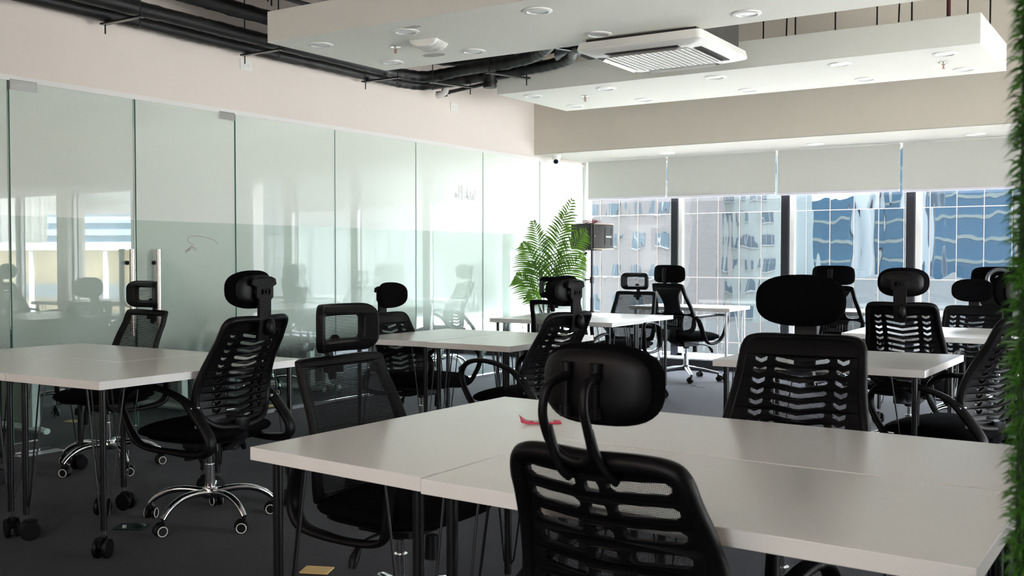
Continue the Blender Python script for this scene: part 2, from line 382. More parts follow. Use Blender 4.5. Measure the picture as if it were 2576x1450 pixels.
# roller blinds
def blind(x0, x1, zb, label):
    t = empty('roller_blind', ((x0+x1)/2, 10.76, zb)); wd = (x1-x0)/2
    MB().box(-wd, -.003, .02, wd, .003, 2.392-zb).build('fabric', M_BLIND, t)
    MB().box(-wd, -.011, -.004, wd, .011, .024).build('bottom_bar', M_BAR, t, bevel=.004)
    MB().cyl((-wd, .03, 2.36-zb), (wd, .03, 2.36-zb), .024).build('roller_tube', M_TRIM, t, smooth=40)
    tag(t, label, 'blind', 'roller blinds along the window wall')
def blind_mat():
    m = bpy.data.materials.new('white_blind_fabric'); m.use_nodes = True; t = m.node_tree; t.nodes.clear(); l = t.links.new
    o = t.nodes.new('ShaderNodeOutputMaterial'); df = t.nodes.new('ShaderNodeBsdfDiffuse'); df.inputs[0].default_value = (.58, .58, .55, 1)
    tl = t.nodes.new('ShaderNodeBsdfTranslucent'); tl.inputs[0].default_value = (.62, .64, .58, 1)
    mx = t.nodes.new('ShaderNodeMixShader'); mx.inputs[0].default_value = .02
    l(df.outputs[0], mx.inputs[1]); l(tl.outputs[0], mx.inputs[2]); l(mx.outputs[0], o.inputs[0]); return m
M_BLIND = blind_mat(); M_BAR = pmat('pale_lilac_bar', (.72, .70, .78), .4)
blind(-5.95, -4.935, 1.935, 'half lowered white roller blind nearest the glass partition, above the loudspeaker')
blind(-4.915, -3.655, 1.925, 'white roller blind second from the glass partition, between two bright gaps')
blind(-3.63, -2.375, 1.915, 'white roller blind third from the glass partition, above the blue tinted view')
blind(-2.35, -1.1, 1.905, 'white roller blind farthest right, running behind the artificial turf column')

# ------------------------------------------------------------------ glass partition
def zpane(name, y0, y1, mat, gap=.004, x=WX, z0=.012, z1=GT-.012):
    t = struct(empty(name, (x, (y0+y1)/2, z0))); h = (y1-y0)/2-gap
    MB().box(-.005, -h, 0, .005, h, z1-z0).build('glass_pane', mat, t)
    m = MB(); m.box(-.0056, -h-.0022, 0, .0056, -h, z1-z0); m.box(-.0056, h, 0, .0056, h+.0022, z1-z0); m.build('polished_edge', M_GEDGE, t)
    return t
zs = [1.7, 2.6, 3.604]
wn += 1; zpane('window_%d' % wn, 1.7, 2.65, M_CLEARG)
wn += 1; zpane('window_%d' % wn, 2.65, 3.600, M_CLEARG)
ys = [5.419, 6.524, 7.634, 8.749, 9.875, 10.93]
zp = []
for a, b in zip(ys, ys[1:]):
    wn += 1; zp.append(zpane('window_%d' % wn, a, b, M_FILM))
def handle(t, y, z):
    m = MB(); m.cyl((.062, y, .70-z), (.062, y, 1.30-z), .0185, seg=20); m.build('pull_handle', M_STEEL, t, smooth=40)
    m = MB(); m.cyl((-.062, y, .70-z), (-.062, y, 1.30-z), .0185, seg=20); m.build('pull_handle', M_STEEL, t, smooth=40)
    for zz in (.80, 1.205):
        m = MB(); m.cyl((-.062, y, zz-z), (.062, y, zz-z), .008, seg=12); m.cyl((.006, y, zz-z), (.020, y, zz-z), .015, seg=16); m.build('handle_stud', M_BLKM, t, smooth=40)
def patch(t, y0, y1, z0, z1, nm='patch_fitting'):
    MB().box(-.018, y0, z0, .018, y1, z1).build(nm, M_CHROME, t, bevel=.002)
d1 = zpane('door_1', 3.610, 4.508, M_CLEARG); d2 = zpane('door_2', 4.522, 5.412, M_FILM)
handle(d1, .385, .012); handle(d2, -.305, .012)
patch(d1, -.449, -.27, 2.27, 2.335); patch(d2, .29, .44, 2.275, 2.335)
patch(d1, -.449, -.28, -.004, .065, 'floor_patch'); patch(d2, .29, .44, -.004, .065, 'floor_patch'); patch(d1, .33, .448, -.004, .06, 'lock_patch')
sbox('trim_6', M_SILVER, WX+.01, 3.60, 0, WX+.10, 3.90, .004)
# mirrored handwriting on the glass
def ink(parent, strokes, r, mat, nm='handwriting'):
    m = MB()
    for s in strokes: m.tube(smooth_path([(.0062, y, z) for y, z in s], 4), r, 5)
    return m.build(nm, mat, parent)
def W(y, z): return (y-4.967-0, z-.012)
k = .011
oy, oz = 8.33-8.1915, 1.835-.012      # local origin on the pane holding "Work Plan", written from the far side so it reads reversed
def S(*pts): return [(oy+a*k, oz+b*k) for a, b in pts]
ink(zp[2], [S((33, 0), (30, 0)), S((25, 9), (24, 2), (22, 0), (21, 5), (19.5, 0), (18, 3), (17.5, 8)), S((16.5, 0.5), (15.5, 3), (14, 3.5), (14, 1), (15, 0), (16.5, .5)),
            S((13, 4), (12.5, 1)), S((12, 10), (12, 1)), S((9.5, 7), (12, 4.5), (8, 1)), S((4.2, 11), (4.2, -1)), S((4.2, 11), (2.4, 12), (1.4, 9), (2.4, 6.5), (4.2, 6)),
            S((-.5, 12), (-.3, 2), (.3, 1)), S((-2, 5), (-3.6, 5), (-4, 3), (-2.5, 1.5), (-1.8, 4)), S((-5, 5), (-5, 1)), S((-5, 4.5), (-6.2, 5), (-6.5, 1))], .0022, M_LINK)
ink(d2, [[W(5.24, 1.345), W(5.20, 1.375), W(5.08, 1.40), W(4.98, 1.395), W(4.965, 1.36), W(5.02, 1.335)], [W(5.05, 1.30), W(4.99, 1.33), W(5.01, 1.31), W(5.03, 1.29)],
         [W(4.99, 1.30), W(4.985, 1.32), W(4.975, 1.29), W(4.965, 1.31), W(4.955, 1.28), W(4.945, 1.30), W(4.94, 1.275)]], .0015, M_INKR)

# ------------------------------------------------------------------ ceiling rafts
def raft(x0, y0, x1, y1, label):
    t = MB().box(x0, y0, 2.70, x1, y1, 2.91).build('ceiling_raft', M_RAFT, bevel=.003)
    return tag(t, label, 'ceiling panel', 'suspended white ceiling rafts')
raft(-5.21, 4.93, -.9, 6.165, 'nearer suspended white ceiling raft with a white wireless box and plaster patches')
raft(-5.13, 7.60, -1.16, 8.825, 'farther suspended white ceiling raft in front of the beige bulkhead')
def downlight(name='recessed_downlight'):
    t = empty(name)
    MB().lathe([(.060, -.0005), (.060, -.006), (.066, -.010), (.086, -.006), (.0865, 0.0), (.07, 0.0)], seg=32).build('trim_ring', M_WHITEP, t, smooth=35)
    MB().lathe([(.002, -.004), (.058, -.004), (.0598, -.002), (.0598, 0)], seg=28).build('lens', M_LENS, t, smooth=35)
    return t
DL = None
def put_dl(x, y, z, label, group):
    global DL
    if DL is None: DL = downlight(); o = DL
    else: o = copy_tree(DL)
    o.location = (x, y, z); tag(o, label, 'ceiling light', group)
g1 = 'unlit round downlights in the nearer raft'; g2 = 'unlit round downlights in the farther raft'; g3 = 'unlit downlights in the window soffit'
for x, y, lb in ((-4.95, 5.17, 'round unlit downlight at the nearer raft\'s left front corner'), (-4.2, 5.17, 'round unlit downlight beside the small oval plaster patch on the nearer raft'),
                 (-4.94, 5.92, 'round unlit downlight just behind the sprinkler of the nearer raft, at its left rear corner'), (-4.2, 5.92, 'round unlit downlight right of the large plaster patch on the nearer raft'),
                 (-3.2, 5.17, 'round unlit downlight near the top edge of the photo, middle of the nearer raft'), (-3.2, 5.92, 'round unlit downlight right above the left end of the cassette air conditioner'),
                 (-2.19, 5.91, 'round unlit downlight on the nearer raft right of and above the cassette air conditioner')):
    put_dl(x, y, 2.70, lb, g1)
for x, y, lb in ((-4.9, 7.83, 'front left downlight of the farther raft, left of its left sprinkler'), (-4.16, 7.83, 'second downlight in the front row of the farther raft, right of its left sprinkler'),
                 (-4.88, 8.56, 'rear left downlight of the farther raft, near its left tip'), (-4.15, 8.57, 'second downlight in the rear row of the farther raft'),
                 (-3.16, 7.83, 'front row downlight of the farther raft under the right tip of the air conditioner'), (-3.16, 8.58, 'rear row downlight in the middle of the farther raft'),
                 (-2.17, 7.83, 'front row downlight of the farther raft, second from its right end'), (-2.17, 8.58, 'rear row downlight of the farther raft, second from its right end'),
                 (-1.43, 7.84, 'front row downlight nearest the right end of the farther raft, above the right sprinkler'), (-1.42, 8.56, 'rear row downlight nearest the right end of the farther raft')):
    put_dl(x, y, 2.70, lb, g2)
for x, y, lb in ((-4.75, 10.38, 'small downlight in the window soffit above the first gap between blinds'), (-3.12, 10.38, 'small downlight in the window soffit above the third blind'), (-1.62, 10.38, 'small downlight in the window soffit nearest the turf column')):
    put_dl(x, y, 2.398, lb, g3)
def sprinkler(x, y, label):
    t = empty('fire_sprinkler', (x, y, 2.70))
    MB().lathe([(.010, 0), (.036, -.001), (.037, -.004), (.012, -.008)], seg=24).build('escutcheon', M_CHROME, t, smooth=40)
    m = MB(); m.cyl((0, 0, 0), (0, 0, -.022), .008); m.build('stem', M_BRASS, t, smooth=40)
    m = MB(); m.tube([(-.013, 0, -.02), (-.013, 0, -.035), (0, 0, -.048)], .0025, 6); m.tube([(.013, 0, -.02), (.013, 0, -.035), (0, 0, -.048)], .0025, 6); m.cyl((-.014, 0, -.02), (.014, 0, -.02), .004); m.build('frame_arms', M_BRASS, t, smooth=40)
    MB().cyl((0, 0, -.022), (0, 0, -.045), .0032, seg=8).build('glass_bulb', M_RED, t, smooth=40)
    MB().lathe([(.003, -.048), (.015, -.05), (.015, -.052), (.003, -.052)], seg=16).build('deflector', M_BRASS, t, smooth=40)
    tag(t, label, 'sprinkler', 'fire sprinklers under the rafts')
sprinkler(-4.56, 5.50, 'chrome fire sprinkler with red bulb hanging under the nearer raft')
sprinkler(-4.51, 8.10, 'small fire sprinkler with red bulb at the left of the farther raft')
sprinkler(-1.50, 8.17, 'small fire sprinkler with red bulb at the right end of the farther raft')
def blob(cx, cy, rx, ry, seed, label):
    r = random.Random(seed); pts = []
    for i in range(40):
        a = 2*PI*i/40; q = 1+.18*noise.noise(Vector((math.cos(a)*1.6+seed, math.sin(a)*1.6, 0)))+.05*r.uniform(-1, 1)
        pts.append((cx+rx*q*math.cos(a), cy+ry*q*math.sin(a)))
    tag(MB().prism(pts, 2.6985, 2.6999).build('plaster_patch', M_PATCH), label, 'plaster patch', 'bare plaster patches on the nearer raft')
blob(-4.52, 5.88, .10, .055, 3, 'ragged bare plaster patch on the nearer raft beside the wireless box')
blob(-4.09, 5.10, .06, .03, 5, 'narrow oval plaster patch beside a downlight on the nearer raft')
# wireless access box: curved ribbed bracket under the raft
t = empty('ceiling_device', (-4.27, 5.50, 2.70), math.radians(14))
def wv(p): return Vector((p.x, p.y, p.z+.0*p.x))
m = MB()
prof = [(.10, 0), (.10, -.012), (.085, -.030), (.05, -.047), (0, -.052), (-.05, -.047), (-.085, -.030), (-.10, -.012), (-.10, 0)]
a = [m.bm.verts.new((x, -.10, z)) for x, z in prof]; b = [m.bm.verts.new((x*.92, .10, z)) for x, z in prof]
m.face(a); m.face(b[::-1])
for i in range(len(a)-1): m.face((a[i], a[i+1], b[i+1], b[i]))
m.face((a[-1], a[0], b[0], b[-1]))
m.build('housing', M_WHITEP, t, smooth=50, bevel=.004)
m = MB()
for i in range(7):
    y = -.085+i*.028; m.tube([(x*1.012, y, z*1.03-.001) for x, z in prof], .004, 6)
m.build('ribs', M_WHITEP, t, smooth=60)
tag(t, 'white ribbed box device fixed under the nearer raft', 'ceiling device')

# ------------------------------------------------------------------ cassette air conditioner
t = empty('ceiling_air_conditioner', (-2.975, 6.44, 2.62), math.radians(1.0))
H = .445
m = MB(); pl = rrect(2*H, 2*H, .035, 4)
pi_ = rrect(.60, .60, .03, 4)
A_ = [m.bm.verts.new((x, y, .055)) for x, y in rrect(2*H-.02, 2*H-.02, .035, 4)]; A = [m.bm.verts.new((x, y, .012)) for x, y in pl]; B = [m.bm.verts.new((x*.985, y*.985, 0)) for x, y in pl]
C = [m.bm.verts.new((x, y, -.022)) for x, y in rrect(.74, .74, .04, 4)]; D = [m.bm.verts.new((x, y, -.026)) for x, y in pi_]
n = len(pl)
for P, Q in ((A_, A), (A, B), (B, C), (C, D)):
    for i in range(n): m.face((P[i], P[(i+1) % n], Q[(i+1) % n], Q[i]))
m.face(D); m.face(A_[::-1])
m.build('fascia', M_WHITEP, t, smooth=30)
MB().box(-.285, -.285, -.0285, .285, .285, -.0262).build('intake_grille', M_GRILLE, t)
m = MB()
for i in range(15):
    q = -.285+.57*i/14; m.box(q-.0065, -.285, -.031, q+.0065, .285, -.0282); m.box(-.285, q-.0065, -.0305, .285, q+.0065, -.0282)
m.build('grille_lattice', M_WHITEP, t)
for k in range(4):
    R_ = Matrix.Rotation(k*PI/2, 3, 'Z'); sp = MB()
    sp.obox(R_ @ Vector((0, .345, -.0225)), .52, .058, .006, R_); sp.build('air_slot', M_DARKIN, t)
    fl = MB(); fl.obox(R_ @ Vector((0, .330, -.036)), .49, .026, .003, R_ @ Matrix.Rotation(math.radians(-38), 3, 'X')); fl.build('louvre_flap', M_WHITEP, t)
MB().box(-.39, -.39, .056, .39, .39, .34).build('chassis', M_DUCT, t)
m = MB()
for sx_ in (-.42, .42):
    for sy_ in (-.42, .42): m.cyl((sx_*.9, sy_*.9, .2), (sx_*.9, sy_*.9, 1.33), .005, seg=6)
m.build('hanger_rods', M_BLKM, t)
tag(t, 'white four-way ceiling cassette air conditioner hanging between the two rafts', 'air conditioner')
# linear lamps of the office area behind the camera (their pink lines show in the window reflections)
M_LAMP = bpy.data.materials.new('lit_lamp_diffuser'); M_LAMP.use_nodes = True
lt = M_LAMP.node_tree; lt.nodes.clear(); em = lt.nodes.new('ShaderNodeEmission'); em.inputs[0].default_value = (1, .87, .77, 1); em.inputs[1].default_value = 14
lt.links.new(em.outputs[0], lt.nodes.new('ShaderNodeOutputMaterial').inputs[0])
for x, lb_ in ((-4.4, 'lit linear pendant lamp behind the camera, nearest the glass partition wall'), (-1.9, 'lit linear pendant lamp behind the camera, directly behind the nearest desks'), (.9, 'lit linear pendant lamp behind the camera, on the turf column side')):
    t = empty('linear_pendant_lamp', (x, -2.1, 2.72))
    MB().cyl((-1.05, 0, 0), (1.05, 0, 0), .032, seg=14).build('diffuser_tube', M_LAMP, t, smooth=40)
    m = MB(); m.box(-1.1, -.035, .034, 1.1, .035, .075); m.box(-1.1, -.035, -.034, -1.052, .035, .034); m.box(1.052, -.035, -.034, 1.1, .035, .034); m.build('housing', M_WHITEP, t)
    m = MB(); m.cyl((-.8, 0, .07), (-.8, 0, SLAB-2.72), .003, seg=6); m.cyl((.8, 0, .07), (.8, 0, SLAB-2.72), .003, seg=6); m.build('suspension_wire', M_BLKM, t)
    tag(t, lb_, 'pendant lamp', 'linear pendant lamps behind the camera')
# ------------------------------------------------------------------ ducts and pipes
M_INS = pmat('black_foil_insulation', (.006, .0058, .006), .46, nscale=14, namt=.4, bump=.8, bscale=60)
M_INSB = pmat('silver_duct_foil', (.30, .33, .36), .30, metal=.6, nscale=25, namt=.3, bump=.6, bscale=70)
def ringed(pts, r, step=.05, amp=.10):
    P = smooth_path(pts, 24); out = []; rs = []
    acc = 0
    for i, p in enumerate(P):
        if i: acc += (P[i]-P[i-1]).length
        out.append(p); rs.append(r*(1+amp*noise.noise(Vector((acc*9, r*50, 1)))+.035*math.sin(acc*70)))
    return out, rs
def duct(name, pts, r, mat, label, cat='duct', group=None):
    P, rs = ringed(pts, r); o = MB().tube(P, rs, 14).build(name, mat, smooth=60)
    return tag(o, label, cat, group)
gp = 'black insulated pipes under the ceiling'
duct('insulated_pipe', [(-5.93, -3.5, 2.845), (-5.93, 1, 2.845), (-5.93, 4.0, 2.84), (-5.93, 5.2, 2.83), (-5.94, 6.6, 2.83), (-5.93, 7.25, 2.83), (-5.80, 7.48, 2.83), (-5.4, 7.52, 2.85), (-5.0, 7.5, 2.86), (-4.5, 7.45, 2.875), (-4.2, 7.3, 2.88), (-3.95, 6.95, 2.87), (-3.6, 6.75, 2.83), (-3.40, 6.62, 2.82)], .046, M_INS, 'lower black insulated pipe along the left wall, turning toward the air conditioner', 'pipe', gp)
duct('insulated_pipe', [(-5.72, -3.5, 2.875), (-5.72, 1, 2.875), (-5.72, 4.0, 2.87), (-5.72, 5.2, 2.86), (-5.72, 6.5, 2.85), (-5.72, 7.0, 2.85), (-5.60, 7.22, 2.85), (-5.2, 7.25, 2.88), (-4.8, 7.22, 2.88), (-4.45, 7.15, 2.9), (-4.2, 6.95, 2.92), (-3.95, 6.6, 2.9), (-3.40, 6.38, 2.86)], .05, M_INS, 'upper black insulated pipe running beside the lower one along the left wall', 'pipe', gp)
duct('insulated_pipe', [(-5.62, -3.5, 3.01), (-5.62, 1, 3.01), (-5.62, 4.0, 3.01), (-5.62, 5.2, 3.0), (-5.6, 6.6, 3.0), (-5.5, 7.25, 3.0), (-5.1, 7.42, 3.0), (-4.4, 7.42, 3.02), (-3.4, 7.35, 3.03), (-2.5, 7.3, 3.03)], .055, M_INS, 'thick black insulated pipe highest of the bundle above the pipe brackets', 'pipe', gp)
duct('drain_pipe', [(-5.10, 7.44, 2.96), (-5.10, 7.44, 2.86), (-5.10, 7.44, 2.735)], .060, M_INS, 'short black taped pipe stub hanging straight down from the pipe bundle', 'pipe')
duct('flexible_duct', [(-4.72, 7.32, 2.98), (-4.5, 7.25, 2.99), (-4.35, 7.05, 3.03), (-4.2, 6.75, 3.1), (-4.0, 6.5, 3.2)], .065, M_INSB, 'silver flexible duct bending up behind the raft, left of its twin', 'duct', 'silver flexible ducts')
duct('flexible_duct', [(-4.36, 7.40, 2.93), (-4.15, 7.30, 2.95), (-3.98, 7.05, 2.99), (-3.8, 6.8, 3.05), (-3.55, 6.6, 3.1)], .065, M_INSB, 'silver flexible duct joining the left corner of the air conditioner', 'duct', 'silver flexible ducts')
def bracket(x, y, z, wd, ax, label):
    t = empty('pipe_bracket', (x, y, z), ax)
    MB().box(-wd/2, -.02, -.0, wd/2, .02, .012).build('angle_bar', M_BLKM, t)
    for s in (-1, 1):
        MB().cyl((s*(wd/2-.03), 0, -.06), (s*(wd/2-.03), 0, SLAB-z), .005, seg=8).build('hanger_rod', M_BLKM, t)
    tag(t, label, 'bracket', 'black trapeze brackets carrying the pipes')
bracket(-5.77, 4.20, 2.775, .42, 0, 'black trapeze bracket under the pipes nearest the top left corner')
bracket(-5.77, 5.40, 2.77, .42, 0, 'black trapeze bracket under the pipes above the nearer wall outlet')
bracket(-5.78, 6.78, 2.77, .42, 0, 'black trapeze bracket under the pipes by the corner of the nearer raft')
bracket(-5.45, 7.35, 2.775, .46, PI/2-.35, 'black trapeze bracket crossing the pipes left of the hanging stub')
bracket(-4.85, 7.35, 2.80, .46, PI/2-.35, 'black trapeze bracket crossing the pipes right of the hanging stub')
bracket(-3.95, 7.05, 2.85, .62, PI/2-.35, 'black trapeze bracket beside the left tip of the air conditioner')
def straight(name, p0, p1, r, label, group=None, mat=None):
    return tag(MB().cyl(p0, p1, r, seg=10).build(name, mat or M_BLKM, smooth=40), label, 'pipe', group)
M_PIPE = pmat('dark_steel_pipe', (.05, .05, .06), .4)
gs = 'thin dark pipes high above the left wall'
straight('steel_pipe', (-5.45, -3.5, 3.12), (-5.45, 9.6, 3.12), .017, 'lowest thin dark pipe high above the left wall, with a clamp', gs, M_PIPE)
straight('steel_pipe', (-5.35, -3.5, 3.20), (-5.35, 9.6, 3.20), .015, 'middle thin dark pipe high above the left wall', gs, M_PIPE)
straight('steel_pipe', (-5.20, -3.5, 3.33), (-5.20, 9.6, 3.33), .017, 'topmost thin dark pipe high above the left wall', gs, M_PIPE)
def rod(x, y, z0, dx, label, group, r=.006, mat=None, name='hanger_rod_thin'):
    return tag(MB().cyl((x, y, z0), (x+dx, y, SLAB), r, seg=8).build('suspension_rod', mat or M_BLKM), label, 'rod', group)
gr_ = 'thin black rods hanging the ceiling services at top left'
for x, y, z0, dx, lb in ((-5.30, 4.45, 3.02, .03, 'leftmost slightly leaning black rod among the pipes at the top left'), (-5.33, 5.05, 3.02, .05, 'leaning black rod right beside the clamped upright rod at the top left'), (-5.40, 5.15, 3.02, 0, 'upright black rod joining the pipe clamp left of the nearer raft'),
                     (-5.2, 5.30, 3.1, 0, 'short black rod just above the left end of the nearer raft'), (-5.05, 5.9, 3.1, 0, 'thin black rod rising behind the left part of the nearer raft')):
    rod(x, y, z0, dx, lb, gr_)
gr2 = 'thin black rods holding up the farther raft'
for x, y, lb in ((-2.72, 7.70, 'leftmost black rod above the farther raft, right of the air conditioner'), (-2.54, 7.70, 'slanting black rod above the farther raft, left one of a close pair'),
                 (-2.47, 7.70, 'upright black rod above the farther raft, right one of a close pair'), (-2.17, 7.70, 'single black rod fourth from the air conditioner above the farther raft'),
                 (-1.87, 7.70, 'single black rod fifth from the air conditioner above the farther raft'), (-1.72, 7.70, 'slightly leaning black rod above the farther raft, left of a straight one'),
                 (-1.63, 7.70, 'straight black rod above the farther raft, just left of the thick red pipe'), (-1.26, 7.70, 'black rod above the farther raft, just right of the thick red pipe')):
    rod(x, y, 2.91, .03 if 'lean' in lb or 'slant' in lb else 0, lb, gr2)
rod(-1.19, 8.2, 2.80, 0, 'black rod beyond the right end of the farther raft, next to the turf column', gr2)
tag(MB().cyl((-1.385, 7.70, 2.911), (-1.385, 7.70, SLAB), .014).build('riser_pipe', pmat('maroon_pipe', (.10, .02, .02), .4), smooth=40), 'thick dark red pipe rising from the farther raft', 'pipe')
# sprinkler branch pipe with valve on the left wall
t = empty('branch_pipe', (-5.83, 7.75, 2.80))
MB().cyl((-.09, 0, 0), (.06, 0, 0), .020, seg=12).build('wall_stub', M_BLKM, t, smooth=40)
MB().cyl((.06, 0, 0), (.695, 0, .06), .017, seg=12).build('pipe_run', M_BLKM, t, smooth=40)
m = MB(); m.cyl((.0, 0, -.035), (.0, 0, .035), .028, seg=12); m.cyl((0, 0, .035), (0, 0, .20), .006, seg=8); m.build('valve', M_BLKM, t, smooth=40)
tag(t, 'black branch pipe with a valve leaving the left wall under the ducts', 'pipe')
tag(MB().tube(smooth_path([(-6.09, 7.62, 2.90), (-6.0, 7.63, 2.94), (-5.86, 7.66, 2.93), (-5.78, 7.69, 2.88), (-5.80, 7.72, 2.80), (-5.90, 7.73, 2.775)], 8), .028, 12).build('conduit', M_WHITEP, smooth=50), 'curved white conduit coming out of the left wall beside the valve', 'pipe')
# white ceiling panels beyond the first raft, big duct
tag(MB().box(-5.1, 6.35, 3.22, -3.75, 7.0, 3.6).build('air_duct', M_DUCT, bevel=.01), 'large dark rectangular air duct above the air conditioner', 'duct')
tag(MB().box(-2.42, 6.15, 2.96, -2.25, 7.0, 3.3).build('duct_box', M_DUCT), 'dark box end seen behind the right side of the air conditioner', 'duct')
# outlets on the left wall
def outlet(y, z, label):
    t = empty('wall_outlet', (WX, y, z))
    MB().box(0, -.060, -.042, .008, .060, .042).build('cover_plate', M_WHITEP, t, bevel=.003)
    MB().box(.006, -.034, -.020, .010, .034, .020).build('socket_insert', M_WHITEP, t, bevel=.001)
    m = MB()
    for s in (-1, 1):
        for a, b in ((-.007, 0), (.006, .007), (.006, -.008)): m.box(.0098, s*.019+a-.0018, b-.0018, .0104, s*.019+a+.0018, b+.0018)
    m.build('socket_holes', M_DARKIN, t)
    tag(t, label, 'outlet', 'white outlets high on the left wall')
outlet(5.535, 2.735, 'white double wall outlet high on the wall, nearer the camera')
outlet(8.25, 2.745, 'white double wall outlet high on the wall, farther, below the hanging stub')
# security camera under the soffit
t = empty('security_camera', (-5.90, 9.93, 2.398))
MB().lathe([(.010, 0), (.055, 0), (.055, -.012), (.040, -.05), (.032, -.058), (.006, -.058)], seg=24).build('mount_dome', M_WHITEP, t, smooth=50)
ax = Vector((.62, -1, -.28)).normalized(); Mx = ax.to_track_quat('Z', 'Y').to_matrix()
MB().lathe([(.005, -.04), (.026, -.035), (.033, -.01), (.033, .028), (.030, .033), (.005, .033)], (0, -.01, -.066), 24, Mx).build('eyeball', M_WHITEP, t, smooth=50)
MB().lathe([(.004, .030), (.026, .030), (.026, .0345), (.004, .037)], (0, -.01, -.066), 24, Mx).build('lens_window', pmat('dark_blue_lens', (.005, .01, .03), .08), t, smooth=50)
tag(t, 'small white eyeball security camera with dark lens under the window soffit', 'security camera')

# ------------------------------------------------------------------ desks
TZ = .735
def leg_proto(mat, wheel_mat, disc_mat):
    t = MB().cyl((0, 0, .112), (0, 0, .70), .0135, seg=14).build('leg', mat, smooth=40)
    for k in range(2):
        M = Matrix.Rotation(-k*PI/2, 3, 'Z')
        a = M @ Vector((0, .105, .70)); b = M @ Vector((0, .030, .20)); c = M @ Vector((0, .024, .165)); d = M @ Vector((0, .012, .15))
        MB().tube([a, b, c, d], .0035, 8).build('brace_rod', mat, t, smooth=50)
    m = MB(); m.prism([(-.02, -.02), (.13, -.02), (.13, .02), (.02, .02), (.02, .13), (-.02, .13)], .696, .7005); m.build('mounting_plate', mat, t)
    m = MB(); m.cyl((0, 0, .112), (0, 0, .095), .010, seg=12); m.build('stem_collar', M_CHROME, t, smooth=40)
    cst = empty('caster', (0, 0, 0), 0, t)
    m = MB(); m.cyl((.0, -.010, .092), (0, -.010, .078), .014); m.box(-.011, -.045, .045, .011, .012, .088); m.box(-.010, .018, .028, .010, .034, .04); m.build('fork', wheel_mat, cst, bevel=.003)
    for s in (-1, 1):
        m = MB(); m.lathe([(.004, 0), (.038, 0), (.0425, .004), (.0425, .013), (.038, .017), (.004, .017)], (s*.0125 if s > 0 else -.0125-.017, -.012, .0425), 28, Matrix.Rotation(PI/2, 3, 'Y'))
        m.build('wheel', wheel_mat, cst, smooth=40)
        m = MB(); m.cyl((s*.0295, -.012, .0425), (s*.0302, -.012, .0425), .034, seg=24); m.build('wheel_disc', disc_mat, cst, smooth=40)
    return t
LEG_B = leg_proto(M_BLKM, M_BLK, M_BLK); LEG_W = leg_proto(M_WHITEM, M_BLK, M_WHITEM)
used = set()
def desk(c4, label, white=False, z=TZ, group='white desks on hairpin legs'):
    """c4 = plan corners FL, FR, BR, BL"""
    cx = sum(p[0] for p in c4)/4; cy = sum(p[1] for p in c4)/4
    t = empty('desk', (cx, cy, 0))
    m = MB(); pl = [(x-cx, y-cy) for x, y in c4]; m.prism(pl, z-.034, z)
    m.build('desktop', M_DESK, t, bevel=.0012)
    src = LEG_W if white else LEG_B
    for i, (x, y) in enumerate(pl):
        v = Vector((-x, -y)); a = pl[(i+1) % 4]; b = pl[(i-1) % 4]
        e1 = Vector((a[0]-x, a[1]-y)).normalized(); e2 = Vector((b[0]-x, b[1]-y)).normalized()
        if id(src) not in used: l = src; used.add(id(src)); l.parent = t
        else: l = copy_tree(src, t)
        l.location = (x+(e1.x+e2.x)*.052, y+(e1.y+e2.y)*.052, z-.735); l.rotation_euler = (0, 0, math.atan2(e1.y, e1.x))
        for ch in l.children:
            if ch.name.startswith('caster'): ch.rotation_euler = (0, 0, rnd.uniform(0, 2*PI))
    tag(t, label, 'desk', group)
    return t
gN, gL, gM, gF, gR, gW = ('white desks of the nearest cluster', 'white desks of the left cluster', 'white desks of the middle cluster', 'white desks of the far cluster', 'white desks of the right cluster', 'white desks with white legs by the window')
desk([(-2.054, 1.872), (-1.444, 1.825), (-1.425, 3.035), (-2.038, 3.066)], 'white desk with black hairpin legs holding the red sachet, left one of the nearest cluster', group=gN)
desk([(-1.433, 1.812), (-.267, 1.775), (-.262, 2.400), (-1.441, 2.428)], 'white desk in the nearest cluster right behind the closest chair, front right', group=gN, z=.7345)
desk([(-1.441, 2.434), (-.262, 2.406), (-.262, 3.000), (-1.428, 3.034)], 'white desk in the nearest cluster in front of the chair with the big solid headrest', group=gN, z=.7355)
desk([(-4.268, 2.500), (-3.649, 2.530), (-3.646, 3.684), (-4.262, 3.664)], 'white desk in the left cluster with its bright edge facing right, under the knobbed chair', group=gL)
desk([(-5.44, 2.48), (-4.275, 2.500), (-4.275, 3.070), (-5.44, 3.055)], 'white desk cut by the left photo edge, front one of the left cluster', group=gL, z=.7345)
desk([(-5.44, 3.062), (-4.275, 3.077), (-4.270, 3.665), (-5.42, 3.645)], 'white desk in the left cluster nearest the glass doors, rear one', group=gL, z=.7355)
desk([(-4.38, 4.80), (-3.782, 4.853), (-3.806, 5.853), (-4.377, 5.834)], 'left white desk of the middle cluster, over the seat of the chair facing right', group=gM)
desk([(-3.775, 4.835), (-3.181, 4.841), (-3.200, 5.865), (-3.798, 5.857)], 'right white desk of the middle cluster, in front of the potted palm', group=gM, z=.7345)
desk([(-4.84, 7.05), (-3.681, 7.043), (-3.690, 7.620), (-4.84, 7.64)], 'nearer white desk of the far cluster, below the potted palm', group=gF)
desk([(-4.88, 7.66), (-3.73, 7.635), (-3.733, 8.305), (-4.88, 8.29)], 'farther white desk of the far cluster, before the mesh chair at the window', group=gF, z=.7345)
desk([(-1.935, 4.775), (-.944, 4.800), (-.931, 5.700), (-1.935, 5.650)], 'white desk with a bright right corner, nearest one of the right cluster', group=gR)
desk([(-1.90, 6.95), (-.90, 6.92), (-.90, 7.95), (-1.925, 7.93)], 'white desk of the right cluster behind the knobbed chair seen from the rear', group=gR)
